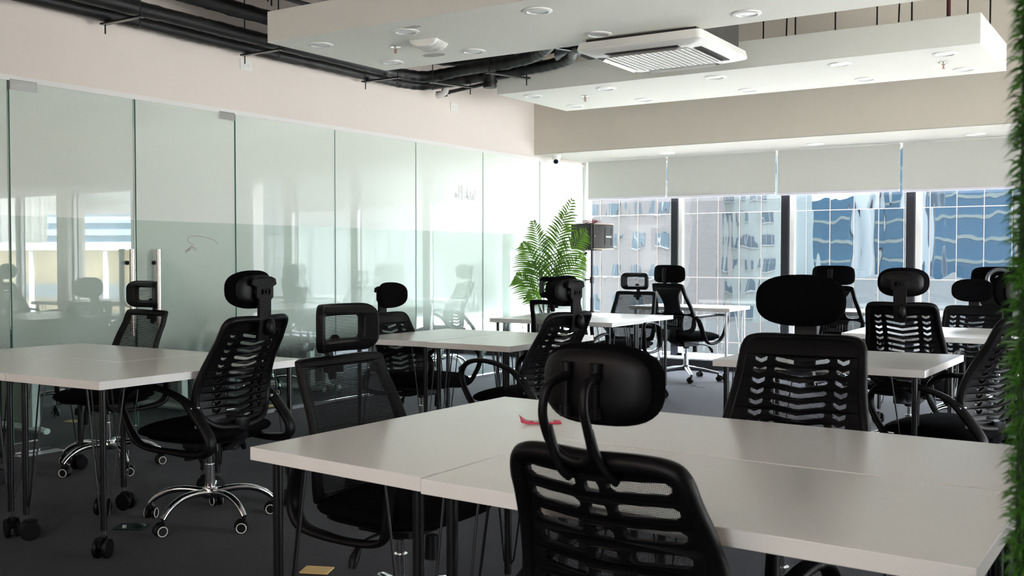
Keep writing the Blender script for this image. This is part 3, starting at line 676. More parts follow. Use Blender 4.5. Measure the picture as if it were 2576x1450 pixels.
desk([(-4.88, 9.72), (-3.755, 9.70), (-3.79, 10.38), (-4.88, 10.40)], 'white desk with white legs at the window right of the tall executive chair', white=True, group=gW)
desk([(-2.98, 9.72), (-1.83, 9.70), (-1.83, 10.38), (-2.98, 10.40)], 'white desk with white legs at the window behind the right cluster', white=True, group=gW)

# ------------------------------------------------------------------ office chairs
def mirror_outline(half):
    P = smooth_path([(x, 0, z) for x, z in half], 6)
    r = [(p.x, p.z) for p in P]; return r+[(-x, z) for x, z in r[::-1] if x > 1e-4]
def width_fn(half):
    P = sorted([(p.z, p.x) for p in smooth_path([(x, 0, z) for x, z in half], 8)])
    def f(z):
        if z <= P[0][0]: return P[0][1]
        for (z0, x0), (z1, x1) in zip(P, P[1:]):
            if z0 <= z <= z1: return x0+(x1-x0)*(z-z0)/max(1e-6, z1-z0)
        return P[-1][1]
    return f
def net(name, mat, z0, z1, wf, yf, parent, inset=.012, dy=.012):
    m = MB(); rows = []
    nz_, nx_ = 26, 14
    for j in range(nz_+1):
        z = z0+(z1-z0)*j/nz_; wd = max(.01, wf(z)-inset)
        rows.append([m.bm.verts.new((wd*(-1+2*i/nx_), yf(wd*(-1+2*i/nx_), z)+dy, z)) for i in range(nx_+1)])
    for A, B in zip(rows, rows[1:]):
        for i in range(nx_): m.face((A[i], A[i+1], B[i+1], B[i]))
    return m.build(name, mat, parent, smooth=60)
RX90 = Matrix.Rotation(PI/2, 3, 'X')
def seat_parts(t, hx=.252, hz=.248, zc=.445, th=.048, yoff=.025):
    def fn(p): return Vector((p.x, p.y - .25*max(0, p.z-.12)**1.3 * (1 if True else 0), p.z))
    M = Matrix(((1, 0, 0), (0, 0, 1), (0, 1, 0)))
    m = MB(); m.pad((0, yoff, zc), hx, th, hz, 4.4, fn, 36, 12, M); m.build('seat', M_FAB, t, smooth=70)
    m = MB(); m.pad((0, yoff-.01, zc-th*.75), hx*.93, .020, hz*.92, 3.2, None, 32, 6, M); m.build('seat_pan', M_BLK, t, smooth=60)
    m = MB(); m.box(-.075, -.12, .345, .075, .10, .395); m.cyl((0, 0, .32), (0, 0, .36), .03); m.build('tilt_mechanism', M_BLKM, t, bevel=.006)
    m = MB(); m.cyl((0, .13, .275), (0, .13, .35), .024, .020); m.build('tension_knob', M_BLK, t, smooth=40, bevel=0)
    m = MB(); m.tube([(.06, .02, .37), (.20, .03, .365), (.235, .035, .35)], .0045, 8); m.tube([(.235, .035, .352), (.262, .04, .325), (.275, .042, .295)], [.008, .017, .011], 10, ref=(0, 1, 0), flat=1.0); m.build('height_lever', M_BLK, t, smooth=50)
def caster(t, x, y, a, ring):
    c = empty('caster', (x, y, 0), a, t)
    m = MB(); m.cyl((0, 0, .048), (0, 0, .075), .007); m.tube([(0, .004, .054), (0, -.02, .056), (0, -.034, .040), (0, -.036, .024)], .011, 8, ref=(1, 0, 0), flat=1.7); m.build('caster_hood', M_BLK, c, smooth=50)
    for s in (-1, 1):
        x0 = s*.008 if s > 0 else -.008-.017
        MB().lathe([(.003, 0), (.023, 0), (.0262, .004), (.0262, .013), (.023, .017), (.003, .017)], (x0, -.010, .0262), 24, Matrix.Rotation(PI/2, 3, 'Y')).build('wheel', M_BLK, c, smooth=40)
        if ring:
            r = MB(); e = s*.0252; r.tube([(e, -.010+.0215*math.cos(q), .0262+.0215*math.sin(q)) for q in [2*PI*k/24 for k in range(24)]], .0024, 6, closed=True, ref=(1, 0, 0)); r.build('wheel_ring', M_WRING, c, smooth=60)
def base_chrome(t, rot=0, straight_=False):
    mat = M_GREYM if straight_ else M_CHROME
    m = MB()
    if straight_:
        m.lathe([(.006, .095), (.040, .098), (.038, .135), (.030, .150), (.006, .150)], seg=24)
        for k in range(5):
            a = rot+2*PI*k/5; M = Matrix.Rotation(a, 3, 'Z')
            m.tube([M @ Vector((0, .03, .120)), M @ Vector((0, .16, .107)), M @ Vector((0, .285, .082)), M @ Vector((0, .305, .078))], [.022, .018, .013, .012], 8, flat=1.2, ref=M @ Vector((1, 0, 0)))
    else:
        m.lathe([(.006, .112), (.034, .114), (.040, .125), (.040, .150), (.032, .165), (.006, .165)], seg=24)
        for k in range(5):
            a = rot+2*PI*k/5; M = Matrix.Rotation(a, 3, 'Z')
            P = smooth_path([M @ Vector(p) for p in ((0, .025, .140), (0, .12, .148), (0, .20, .138), (0, .265, .108), (0, .300, .074))], 5)
            m.tube(P, [.0175-.006*i/len(P) for i in range(len(P))], 12, flat=1.15, ref=M @ Vector((1, 0, 0)))
    m.build('star_base', mat, t, smooth=50)
    for k in range(5):
        a = rot+2*PI*k/5; r = .300
        caster(t, -math.sin(a)*r, math.cos(a)*r, rnd.uniform(0, 2*PI), not straight_)
    m = MB(); m.cyl((0, 0, .15), (0, 0, .27), .0245, .0225, 20); m.build('gas_lift_shroud', M_SILVER if straight_ else M_CHROME, t, smooth=40)
    m = MB(); m.cyl((0, 0, .265), (0, 0, .36), .0135, seg=16); m.build('gas_lift', M_CHROME, t, smooth=40)
def arm_loop(t, x, pts, r=.0135, flat=1.6):
    for s in (-1, 1):
        P = smooth_path([(s*x, y, z) for y, z in pts], 6, True)
        rr = [r*(1+.45*max(0, min(1, (-.02-p.y)/.16))*(1 if p.z < .60 else .5)) for p in P]
        MB().tube(P, rr, 10, closed=True, ref=(1, 0, 0), flat=flat).build('armrest', M_BLK, t, smooth=60)
ARM_A = [(-.12, .600), (-.01, .640), (.11, .657), (.215, .645), (.272, .600), (.275, .535), (.235, .46), (.19, .405), (.11, .378), (-.04, .372), (-.17, .372), (-.250, .390), (-.262, .445), (-.195, .53)]

def slot(x0, x1, z, h, vee=0.0, xc=None, n=8, rnd_=True):
    """slot polygon between x0,x1 around height z; vee lifts the ends above the middle xc"""
    xc = (x0+x1)/2 if xc is None else xc; W_ = max(abs(x0-xc), abs(x1-xc)); e = h*.45 if rnd_ else .003
    xs = [x0+e+(x1-x0-2*e)*i/n for i in range(n+1)]
    zz = lambda x: z+vee*abs(x-xc)/W_
    up = [(x, zz(x)+h/2) for x in xs]; dn = [(x, zz(x)-h/2) for x in xs[::-1]]
    return [(x0, zz(x0)+h*.2)]+up+[(x1, zz(x1)+h*.2), (x1, zz(x1)-h*.2)]+dn+[(x0, zz(x0)-h*.2)]
def yA(x, z):
    s = (z-.45)/.52
    return -.200+.030*math.sin(PI*min(1, max(0, s*1.25)))-.130*s*s+.75*x*x
HALF_A = [(0, .966), (.10, .970), (.175, .966), (.197, .945), (.203, .90), (.212, .80), (.232, .68), (.238, .60), (.222, .54), (.190, .500), (.135, .472), (.06, .462), (0, .460)]
def chair_A(name='office_chair'):
    t = empty(name)
    wf = width_fn(HALF_A)
    holes = []
    for i in range(12):
        z = .890-i*.0340
        holes.append(slot(-.092, .092, z-.012, .0175, .016))
        w1 = min(.160, wf(z)-.046)
        if z > .53:
            for s in (-1, 1):
                a, b = sorted((s*.113, s*w1)); holes.append(slot(a, b, z-.004, .0170, .010, n=6, rnd_=False))
    outer = mirror_outline(HALF_A)
    bk = empty('backrest', (0, 0, 0), 0, t)
    me = plate(densify(outer, .03), holes, .016, .0015)
    warp(me, lambda v: Vector((v.x, v.y+yA(v.x, v.z), v.z)))
    link('slatted_back_shell', me, M_BLK, bk, 35)
    m = MB(); rim = [Vector((x*.965, yA(x, z)-.003, .70+(z-.70)*.975)) for x, z in densify(outer, .03)]
    m.tube(rim, .0165, 10, closed=True, ref=(0, 1, 0), flat=1.15); m.build('back_rim', M_BLK, bk, smooth=60)
    net('mesh_panel', M_NET, .47, .955, wf, yA, bk)
    # headrest with rear bracket
    hd = empty('headrest', (0, 0, 0), 0, t)
    def bend(p): return Vector((p.x, p.y+1.6*p.x*p.x+.25*max(0, p.z)**1.2*.3, p.z))
    m = MB(); m.pad((0, -.280, 1.094), .148, .034, .087, 2.7, bend, 36, 14); m.build('headrest_cushion', M_FAB, hd, smooth=70)
    m = MB(); m.pad((0, -.308, 1.094), .122, .016, .066, 3.0, lambda p: Vector((p.x, p.y+1.6*p.x*p.x, p.z)), 30, 8); m.build('headrest_shell', M_BLK, hd, smooth=60)
    pl_ = [(-.078, 1.118), (-.070, 1.142), (-.04, 1.152), (.04, 1.152), (.070, 1.142), (.078, 1.118), (.052, 1.108), (.052, 1.060), (.030, 1.042), (-.030, 1.042), (-.052, 1.060), (-.052, 1.108)]
    hl = [[(.038*sx_+cx, z) for sx_, z in ()] for cx in ()]
    hx_ = []
    for cx, r_ in ((-.022, .011), (0, .008), (.022, .011)): hx_.append([(cx+r_*math.cos(q), 1.085+r_*1.25*math.sin(q)) for q in [2*PI*k/10 for k in range(10)]])
    me = plate(densify(pl_, .02), hx_, .010, .001); warp(me, lambda v: Vector((v.x, v.y-.345+.9*v.x*v.x, v.z))); link('headrest_bracket', me, M_BLK, hd, 35)
    me = plate([(-.033, .865), (.033, .865), (.035, .93), (.035, 1.055), (-.035, 1.055), (-.035, .93)], [], .014, .002)
    warp(me, lambda v: Vector((v.x, v.y-.348+.0*v.z+(.97-v.z)*(-.10 if v.z > .97 else .26)*.8, v.z))); link('headrest_neck', me, M_BLK, hd, 35)
    m = MB(); m.pad((.012, -.362, .925), .026, .022, .040, 2.2, None, 20, 10)
    m.build('adjuster_knob', M_BLK, hd, smooth=60)
    seat_parts(t)
    arm_loop(t, .262, ARM_A)
    for s in (-1, 1):
        for y_, z_ in ((-.165, .575), (-.20, .50)): MB().cyl((s*.23, y_, z_), (s*.283, y_, z_), .0075).build('arm_bolt', M_SILVER, t, smooth=40)
    m = MB(); m.tube([(0, -.05, .365), (0, -.15, .37), (0, -.20, .42), (0, -.205, .50)], .022, 8, flat=2.0, ref=(1, 0, 0)); m.build('back_bracket', M_BLKM, t, smooth=60)
    base_chrome(t, .35)
    return t
def yB(x, z):
    s = (z-.45)/.47
    return -.205+.028*math.sin(PI*min(1, max(0, s*1.2)))-.085*s*s+.55*x*x
HALF_B = [(0, .917), (.12, .920), (.185, .917), (.200, .90), (.208, .82), (.222, .70), (.230, .60), (.228, .54), (.212, .49), (.190, .465), (.10, .458), (0, .456)]
def chair_B():
    t = empty('office_chair'); wf = width_fn(HALF_B)
    outer = mirror_outline(HALF_B); inner = [(x*.885, .69+(z-.69)*.88) for x, z in outer]
    lo = [p for p in inner if p[1] < .585]; up = [p for p in inner if p[1] >= .605]
    bk = empty('backrest', (0, 0, 0), 0, t)
    lo2 = sorted(lo, key=lambda p: math.atan2(p[1]-.55, p[0])); up2 = sorted(up, key=lambda p: math.atan2(p[1]-.75, p[0]))
    me = plate(densify(outer, .03), [densify(lo2, .03), densify(up2, .03)], .018, .004)
    warp(me, lambda v: Vector((v.x, v.y+yB(v.x, v.z), v.z))); link('back_frame', me, M_BLK, bk, 40)
    net('mesh_panel', M_NETL, .46, .915, wf, yB, bk, inset=.004, dy=.013)
    hd = empty('headrest', (0, 0, 0), 0, t)
    yh = lambda x, z: -.285+3.1*x*x-.25*(z-1.02)**2
    o2 = rrect(.266, .150, .040, 5, 0, 1.018); i2 = rrect(.198, .092, .020, 5, 0, 1.020)
    me = plate(densify(o2, .02), [densify(i2, .02)], .022, .006); warp(me, lambda v: Vector((v.x, v.y+yh(v.x, v.z), v.z))); link('headrest_frame', me, M_BLK, hd, 40)
    net('headrest_mesh', M_NETH, .950, 1.086, lambda z: .128, yh, hd, inset=.006, dy=.012)
    m = MB(); m.tube([(0, -.288, .985), (0, -.325, .955), (0, -.315, .91), (0, -.300, .84)], .011, 8, flat=1.7, ref=(1, 0, 0)); m.box(-.038, -.308, .865, .038, -.288, .885); m.build('headrest_neck', M_BLK, hd, smooth=60)
    seat_parts(t, .24, .235, .44, .042)
    arm_loop(t, .258, [(-.17, .60), (-.05, .632), (.08, .645), (.165, .640), (.190, .600), (.175, .52), (.165, .43), (.14, .385), (.05, .370), (-.08, .372), (-.19, .395), (-.225, .46), (-.21, .54)], .012, 1.7)
    m = MB(); m.tube([(0, -.05, .365), (0, -.15, .37), (0, -.21, .42), (0, -.205, .52)], .020, 8, flat=2.2, ref=(1, 0, 0)); m.build('back_bracket', M_BLKM, t, smooth=60)
    base_chrome(t, .1)
    return t
def yC(x, z):
    s = (z-.45)/.55
    return -.215+.035*math.sin(PI*min(1, max(0, s*1.3)))-.085*s*s+.55*x*x
HALF_C = [(0, .985), (.10, .986), (.165, .980), (.178, .955), (.190, .87), (.215, .74), (.232, .62), (.225, .54), (.19, .49), (.10, .47), (0, .468)]
def chair_C(ring=False):
    t = empty('executive_chair'); wf = width_fn(HALF_C); outer = mirror_outline(HALF_C)
    bk = empty('backrest', (0, 0, 0), 0, t); hs = []
    for s in (-1, 1):
        P = smooth_path([(s*.158, 0, .93), (s*.172, 0, .84), (s*.192, 0, .74), (s*.196, 0, .69), (s*.12, 0, .685), (s*.090, 0, .72), (s*.085, 0, .79), (s*.10, 0, .86), (s*.135, 0, .92)], 4, True)
        hs.append([(p.x, p.z) for p in P])
        P = smooth_path([(s*.205, 0, .655), (s*.205, 0, .60), (s*.195, 0, .54), (s*.11, 0, .52), (s*.11, 0, .66)], 4, True); hs.append([(p.x, p.z) for p in P])
    me = plate(densify(outer, .03), hs, .022, .003); warp(me, lambda v: Vector((v.x, v.y+yC(v.x, v.z), v.z))); link('back_frame', me, M_BLK, bk, 40)
    net('mesh_panel', M_NETS, .475, .98, wf, yC, bk, dy=.014)
    m = MB(); m.pad((0, -.215, .60), .105, .022, .052, 4, None, 26, 8); m.build('lumbar_pad', M_BLK, bk, smooth=60)
    m = MB()
    for q in (0, 1, 2):
        a, b = .078-.022*q, .034-.011*q; m.tube([(-a, -.2385, .60+b*.6), (-a, -.2385, .60-b), (a, -.2385, .60-b), (a, -.2385, .60+b)], .0022, 6)
    m.build('lumbar_grooves', M_GREYM, bk, smooth=50)
    hd = empty('headrest', (0, 0, 0), 0, t)
    m = MB(); m.pad((0, -.292, 1.082), .182, .036, .090, 4.5, lambda p: Vector((p.x*(1-.35*max(0, p.z)), p.y+1.3*p.x*p.x, p.z)), 36, 14); m.build('headrest_cushion', M_FAB, hd, smooth=70)
    if ring:
        q = [(0+.075*math.cos(a), -.345, 1.075+.075*math.sin(a)) for a in [2*PI*k/28 for k in range(28)]]
        MB().tube(q, .016, 10, closed=True, ref=(0, 1, 0)).build('adjuster_ring', M_GREYM, hd, smooth=60)
        m = MB(); m.cyl((-.02, -.345, 1.10), (.02, -.345, 1.04), .012); m.cyl((.02, -.345, 1.12), (.03, -.345, 1.06), .008); m.build('adjuster_pin', M_SILVER, hd, smooth=40)
    else:
        m = MB(); m.tube([(0, -.325, 1.14), (0, -.332, 1.06), (.0, -.318, .98)], .006, 8, flat=4, ref=(1, 0, 0)); m.build('headrest_spine', M_BLK, hd, smooth=50)
    seat_parts(t, .25, .24, .45, .05, .03)
    arm_loop(t, .272, [(-.20, .655), (-.05, .665), (.10, .668), (.235, .660), (.262, .625), (.245, .55), (.20, .46), (.14, .405), (.05, .385), (-.03, .40), (-.09, .47), (-.13, .56), (-.17, .63)], .014, 1.4)
    m = MB(); m.tube([(0, -.05, .365), (0, -.15, .37), (0, -.22, .42), (0, -.22, .52)], .022, 8, flat=2.4, ref=(1, 0, 0)); m.build('back_bracket', M_BLKM, t, smooth=60)
    base_chrome(t, .2, True)
    return t
def yD(x, z):
    s = (z-.42)/.48
    return -.200+.028*math.sin(PI*min(1, max(0, s*1.2)))-.085*s*s+.6*x*x
HALF_D = [(0, .874), (.10, .877), (.165, .870), (.188, .845), (.198, .79), (.208, .74), (.224, .64), (.232, .54), (.222, .48), (.19, .44), (.10, .425), (0, .423)]
def chair_D():
    t = empty('office_chair'); wf = width_fn(HALF_D); outer = mirror_outline(HALF_D)
    bk = empty('backrest', (0, 0, 0), 0, t); hs = []
    for i in range(8):
        z = .818-i*.047; w0 = .158+.012*math.sin(i*.4); cw = .018+.004*i
        hs.append(slot(-w0, -cw-.020, z, .026, .010, xc=0, n=8)); hs.append(slot(cw+.010, w0, z, .026, .010, xc=0, n=8)); hs.append(slot(-cw-.004+.0, cw-.006, z-.004, .025, .0, n=4, rnd_=False))
    me = plate(densify(outer, .03), hs, .012, .0015); warp(me, lambda v: Vector((v.x, v.y+yD(v.x, v.z), v.z))); link('slatted_back_shell', me, M_BLK, bk, 35)
    m = MB(); m.tube([Vector((x*.955, yD(x, z)-.002, .66+(z-.66)*.965)) for x, z in densify(outer, .03)], .0185, 10, closed=True, ref=(0, 1, 0), flat=1.2); m.build('back_rim', M_BLK, bk, smooth=60)
    net('mesh_panel', M_NET, .43, .862, wf, yD, bk)
    hd = empty('headrest', (0, 0, 0), 0, t)
    m = MB(); m.pad((0, -.250, 1.003), .129, .034, .076, 3.0, lambda p: Vector((p.x, p.y+1.3*p.x*p.x, p.z)), 36, 14); m.build('headrest_cushion', M_FAB, hd, smooth=70)
    m = MB(); m.pad((0, -.272, 1.003), .117, .016, .066, 3.0, lambda p: Vector((p.x, p.y+1.3*p.x*p.x, p.z)), 30, 8); m.build('headrest_shell', M_BLK, hd, smooth=60)
    for s in (-1, 1):
        m = MB()
        m.cyl((s*.032-.01, -.290, 1.03), (s*.032-.01, -.290, .965), .007, seg=10); m.cyl((s*.032-.01, -.290, .965), (s*.032-.01, -.290, .945), .012, seg=12); m.cyl((s*.032-.01, -.288, 1.045), (s*.032-.01, -.288, 1.02), .012, seg=12)
        m.build('slider_post', M_BLK, hd, smooth=50)
    m = MB(); P = smooth_path([(-.038, -.292, 1.022), (-.050, -.335, 1.005), (-.056, -.345, .96), (-.056, -.330, .915), (-.050, -.312, .885), (-.022, -.306, .868), (.010, -.306, .868), (.030, -.314, .885), (.034, -.334, .93), (.032, -.345, .97), (.030, -.335, 1.010), (.028, -.292, 1.022)], 5)
    m.tube(P, .0088, 10); m.tube(smooth_path([(.034, -.330, .93), (.042, -.318, .885), (.058, -.305, .850), (.070, -.292, .835)], 5), .008, 10)
    m.tube(smooth_path([(-.056, -.330, .93), (-.050, -.318, .885), (-.040, -.305, .850), (-.030, -.292, .835)], 5), .010, 10)
    m.build('twin_tube_neck', M_BLK, hd, smooth=60)
    seat_parts(t, .24, .235, .40, .045)
    arm_loop(t, .255, [(y, z-.04) for y, z in ARM_A])
    base_chrome(t, .5)
    return t
protos = {}
def chair(kind, x, y, deg, label, group, dz=0, sc=1.0):
    if kind not in protos:
        t = {'A': chair_A, 'B': chair_B, 'C': chair_C, 'R': lambda: chair_C(True), 'D': chair_D}[kind](); protos[kind] = (t, {c.name: tuple(c.location) for c in t.children})
    else: t = copy_tree(protos[kind][0])
    for c in t.children:
        if c.name.startswith(('backrest', 'headrest')): c.location = (0, 0, dz)
        else: c.location.z = 0 if not c.name.startswith('caster') else c.location.z
    t.location = (x, y, 0); t.rotation_euler = (0, 0, math.radians(deg)); t.scale = (sc*(1.10 if kind in 'CR' else 1), sc*(1.05 if kind in 'CR' else 1), sc)
    tag(t, label, 'office chair', group)
    return t
gA = 'black slat-backed office chairs'; gB = 'black mesh office chairs with mesh headrests'; gC = 'tall black executive chairs'
chair('D', -.878, 1.905, -4, 'closest black chair, its rear facing the camera, with a twin-tube headrest holder', None)
chair('A', -3.80, 3.215, 95, 'black slat-backed chair with a big knob on its neck, pushed under the left desk cluster', gA)
chair('B', -5.27, 3.71, 176, 'black mesh chair with mesh headrest right in front of the glass door handles', gB)
chair('B', -2.12, 2.575, -91, 'large black mesh chair with mesh headrest at the left side of the nearest desks', gB, dz=-.018)
chair('A', -4.16, 5.28, -90, 'black slat-backed chair facing right at the left side of the middle desks', gA, dz=-.105)
chair('A', -3.15, 4.98, 84, 'black slat-backed chair seen from behind at the right side of the middle desks', gA, dz=-.04)
chair('B', -3.97, 6.86, 8, 'black mesh chair right before the potted palm, its back toward the camera', gB)
chair('B', -4.33, 8.55, 184, 'black mesh chair with mesh headrest behind the far desks, beside the executive chair', gB)
chair('A', -1.03, 3.12, 186, 'black slat-backed chair with the big solid headrest behind the nearest desks', gA)
chair('A', -1.39, 6.62, 2, 'black slat-backed chair with knob seen from behind, between the right desks', gA)
chair('A', -1.30, 8.10, 182, 'low black slat-backed chair with solid headrest behind the right desks', gA, dz=-.10)
chair('A', -.87, 5.12, 72, 'black slat-backed chair partly hidden by the turf column, its seat pointing left', gA)
chair('C', -4.20, 9.66, -16, 'tall black executive chair with grooved lumbar pad left in the window row', gC)
chair('C', -2.64, 9.70, -4, 'tall black executive chair showing behind the big solid headrest at the window', gC)
chair('R', -1.22, 8.95, 10, 'tall black executive chair with a round adjuster ring beside the turf column', gC)
gX = 'chrome-based chairs in the room behind the glass'
chair('A', -7.55, 4.95, -90, 'office chair behind the glass doors, only its chrome base showing clearly', gX)
chair('A', -7.05, 6.7, 75, 'office chair behind the glass, at the floor left of the large mesh chair', gX)
chair('A', -6.85, 9.05, 100, 'office chair behind the glass, chrome base showing under the middle desks', gX)

# ------------------------------------------------------------------ meeting room desks beyond the glass
M_PANELG = pmat('grey_green_panel', (.34, .37, .34), .6); M_PWHITE = pmat('white_metal_leg', (.72, .76, .76), .4)
def panel_desk(x0, y0, x1, y1, label):
    t = empty('panel_desk', ((x0+x1)/2, (y0+y1)/2, 0)); a, b = (x1-x0)/2, (y1-y0)/2
    MB().box(-a, -b, .70, a, b, .73).build('desktop', M_DESK, t, bevel=.002)
    for s in (-1, 1):
        y = s*(b-.05)
        lg = MB().box(-a*.75, y-.012, .07, a*.62, y+.012, .70).build('side_panel', M_PANELG, t)
        MB().box(a*.62, y-.03, .05, a*.62+.05, y+.03, .70).build('leg_post', M_PWHITE, t, bevel=.004)
        m = MB(); m.tube([(-a*.9, y, .03), (a*.5, y, .035), (a*1.1, y, .03)], [.026, .03, .022], 8, flat=1.2, ref=(0, 1, 0)); m.build('foot_bar', M_PWHITE, t, smooth=50)
    MB().box(-a*.7, -b+.05, .35, -a*.66, b-.05, .70).build('modesty_panel', M_PANELG, t)
    tag(t, label, 'desk', 'panel-legged desks in the room behind the glass')
panel_desk(-7.35, 4.10, -6.62, 5.48, 'panel-legged desk behind the glass doors')
panel_desk(-7.45, 5.55, -6.62, 6.95, 'panel-legged desk behind the glass left of the middle desks')
panel_desk(-7.45, 7.05, -6.62, 8.45, 'panel-legged desk behind the glass seen under the middle desks')
tag(MB().box(-8.25, 7.75, 0, -7.95, 8.05, .05).build('floor_box', M_YEL, bevel=.01), 'flat yellow box on the floor behind the glass', 'box')

# ------------------------------------------------------------------ small things
t = empty('snack_sachet', (-1.615, 2.625, TZ+.0005), math.radians(38))
m = MB(); N = 14; rows = []
for i in range(N+1):
    x = -.062+.124*i/N; lift = .004+.016*max(0, (-x-.035)/.027)**1.4
    wd = .024+.012*max(0, (-x-.030)/.032)
    rows.append([m.bm.verts.new((x, wd*(-1+2*j/4), lift*(.4+.6*(j/4))+.003*math.sin(PI*j/4))) for j in range(5)])
for A, B in zip(rows, rows[1:]):
    for j in range(4): m.face((A[j], A[j+1], B[j+1], B[j]))
o = m.build('foil', M_PINK, t, smooth=60); s_ = o.modifiers.new('t', 'SOLIDIFY'); s_.thickness = .0012
m = MB(); rows = []
for i in range(5):
    x = -.022+.060*i/4; rows.append([m.bm.verts.new((x, (.021)*(-1+2*j/4), .0058+.003*math.sin(PI*j/4))) for j in range(5)])
for A, B in zip(rows, rows[1:]):
    for j in range(4): m.face((A[j], A[j+1], B[j+1], B[j]))
m.build('printed_panel', M_SACHW, t, smooth=60)
tag(t, 'torn red foil sachet with a printed panel lying on the nearest white desk', 'sachet')
def card(x, y, w_, d_, a, mat, label, cat, name):
    t = MB().box(-w_/2, -d_/2, 0, w_/2, d_/2, .006).build(name, mat, bevel=.001); t.location = (x, y, .0005); t.rotation_euler = (0, 0, math.radians(a)); tag(t, label, cat)
    return t
t = card(-2.835, 2.925, .115, .085, 24, M_YEL, 'yellow wooden card lying on the carpet at the bottom photo edge', 'card', 'floor_card')
card(-6.35, 5.95, .22, .10, 80, M_YEL, 'yellow card on the floor behind the glass right of the left desks', 'card', 'floor_card')
card(-7.0, 4.62, .10, .10, 10, M_YEL, 'dull yellow card on the floor behind the glass door', 'card', 'floor_card')
t = MB().box(-.07, -.045, 0, .07, .045, .010).build('glass_offcut', glass_mat('thick_green_glass', (.55, .75, .72)), bevel=.002); t.location = (-4.0, 2.93, .0006); t.rotation_euler = (0, 0, .5)
tag(t, 'small clear glass offcut on the carpet by the chrome chair base', 'glass piece')
for i, (x, y) in enumerate(((-3.93, 9.16), (-3.6, 6.9), (-2.6, 7.1))):
    tag(MB().tube(smooth_path([(x, y, .004), (x+.04, y+.02, .008), (x+.09, y-.01, .004), (x+.13, y+.03, .004)], 4), .0022, 5).build('carpet_thread', M_BLK), ('loose dark thread on the carpet near the window row', 'loose dark thread on the carpet left of the right cluster', 'loose dark thread on the open carpet beside the window chairs')[i], 'thread')

# ------------------------------------------------------------------ loudspeaker on stand
t = empty('speaker_stand', (-5.48, 10.0, 0))
m = MB(); m.cyl((0, 0, .10), (0, 0, .80), .019); m.build('lower_pole', M_BLKM, t, smooth=40)
m = MB(); m.cyl((0, 0, .80), (0, 0, 1.335), .0145); m.build('upper_pole', M_BLKM, t, smooth=40)
m = MB(); m.cyl((0, 0, .96), (0, 0, 1.03), .024); m.cyl((-.02, -.01, 1.0), (-.07, -.02, 1.0), .008); m.cyl((-.06, -.02, 1.0), (-.075, -.022, 1.0), .014); m.build('clamp_knob', M_BLKM, t, smooth=40)
for k in range(3):
    a = 2*PI*k/3+.45; c, s = math.cos(a), math.sin(a)
    MB().cyl((c*.02, s*.02, .62), (c*.50, s*.50, .012), .012).build('tripod_leg', M_BLKM, t, smooth=40)
    MB().cyl((c*.02, s*.02, .22), (c*.27, s*.27, .30), .008).build('leg_brace', M_BLKM, t, smooth=40)
MB().cyl((0, 0, .56), (0, 0, .66), .028).build('tripod_hub', M_BLKM, t, smooth=40)
m = MB(); m.box(-.09, -.06, 1.325, .09, .06, 1.335); m.cyl((-.05, -.02, 1.30), (-.08, -.04, 1.28), .012); m.build('top_bracket', M_BLKM, t)
tag(t, 'black tripod stand with clamp knob carrying the loudspeaker', 'speaker stand')
M_SPK = pmat('black_speaker_cabinet', (.012, .012, .014), .5, bump=.3, bscale=300)
M_SPG = pmat('dark_metal_speaker_grille', (.03, .028, .026), .34, metal=.85, nscale=5, namt=.5, bump=.4, bscale=700)
t = empty('loudspeaker', (-5.47, 10.02, 1.336), math.radians(76))
pts = [(-.19, .17), (-.19, -.10)]+[(x, -.115-.028*math.cos(PI*x/.40)) for x in (-.17, -.1, -.03, .04, .11, .17)]+[(.19, -.10), (.19, .17)]
MB().prism(pts, 0, .285).build('cabinet', M_SPK, t, bevel=.006)
gr = MB(); rows = []
for i in range(13):
    x = -.150+.335*i/12; y = -.122-.034*math.cos(PI*x/.42); rows.append((x, y))
for z0, z1 in ((.012, .273),):
    a = [gr.bm.verts.new((x, y, z0)) for x, y in rows]; b = [gr.bm.verts.new((x, y, z1)) for x, y in rows]
    a2 = [gr.bm.verts.new((x, y+.004, z0)) for x, y in rows]; b2 = [gr.bm.verts.new((x, y+.004, z1)) for x, y in rows]
    for i in range(12): gr.face((a[i], a[i+1], b[i+1], b[i])); gr.face((b[i], b[i+1], b2[i+1], b2[i])); gr.face((a[i+1], a[i], a2[i], a2[i+1])); gr.face((a2[i+1], a2[i], b2[i], b2[i+1]))
gr.build('front_grille', M_SPG, t, smooth=40)
for x in (.015, .135):
    y = -.122-.034*math.cos(PI*x/.42)
    MB().box(x-.003, y-.0035, .045, x+.003, y-.001, .235).build('grille_slit', M_DARKIN, t)
for z in (.006, .279):
    P = [(x, y-.003, z) for x, y in rows]; MB().tube(P, .0045, 6).build('trim_strip', M_GOLD, t, smooth=50)
MB().lathe([(.002, 0), (.006, 0), (.004, .006), (.002, .007)], (-.145, -.150, .145), 12, RX90).build('corner_screw', M_SILVER, t, smooth=40)
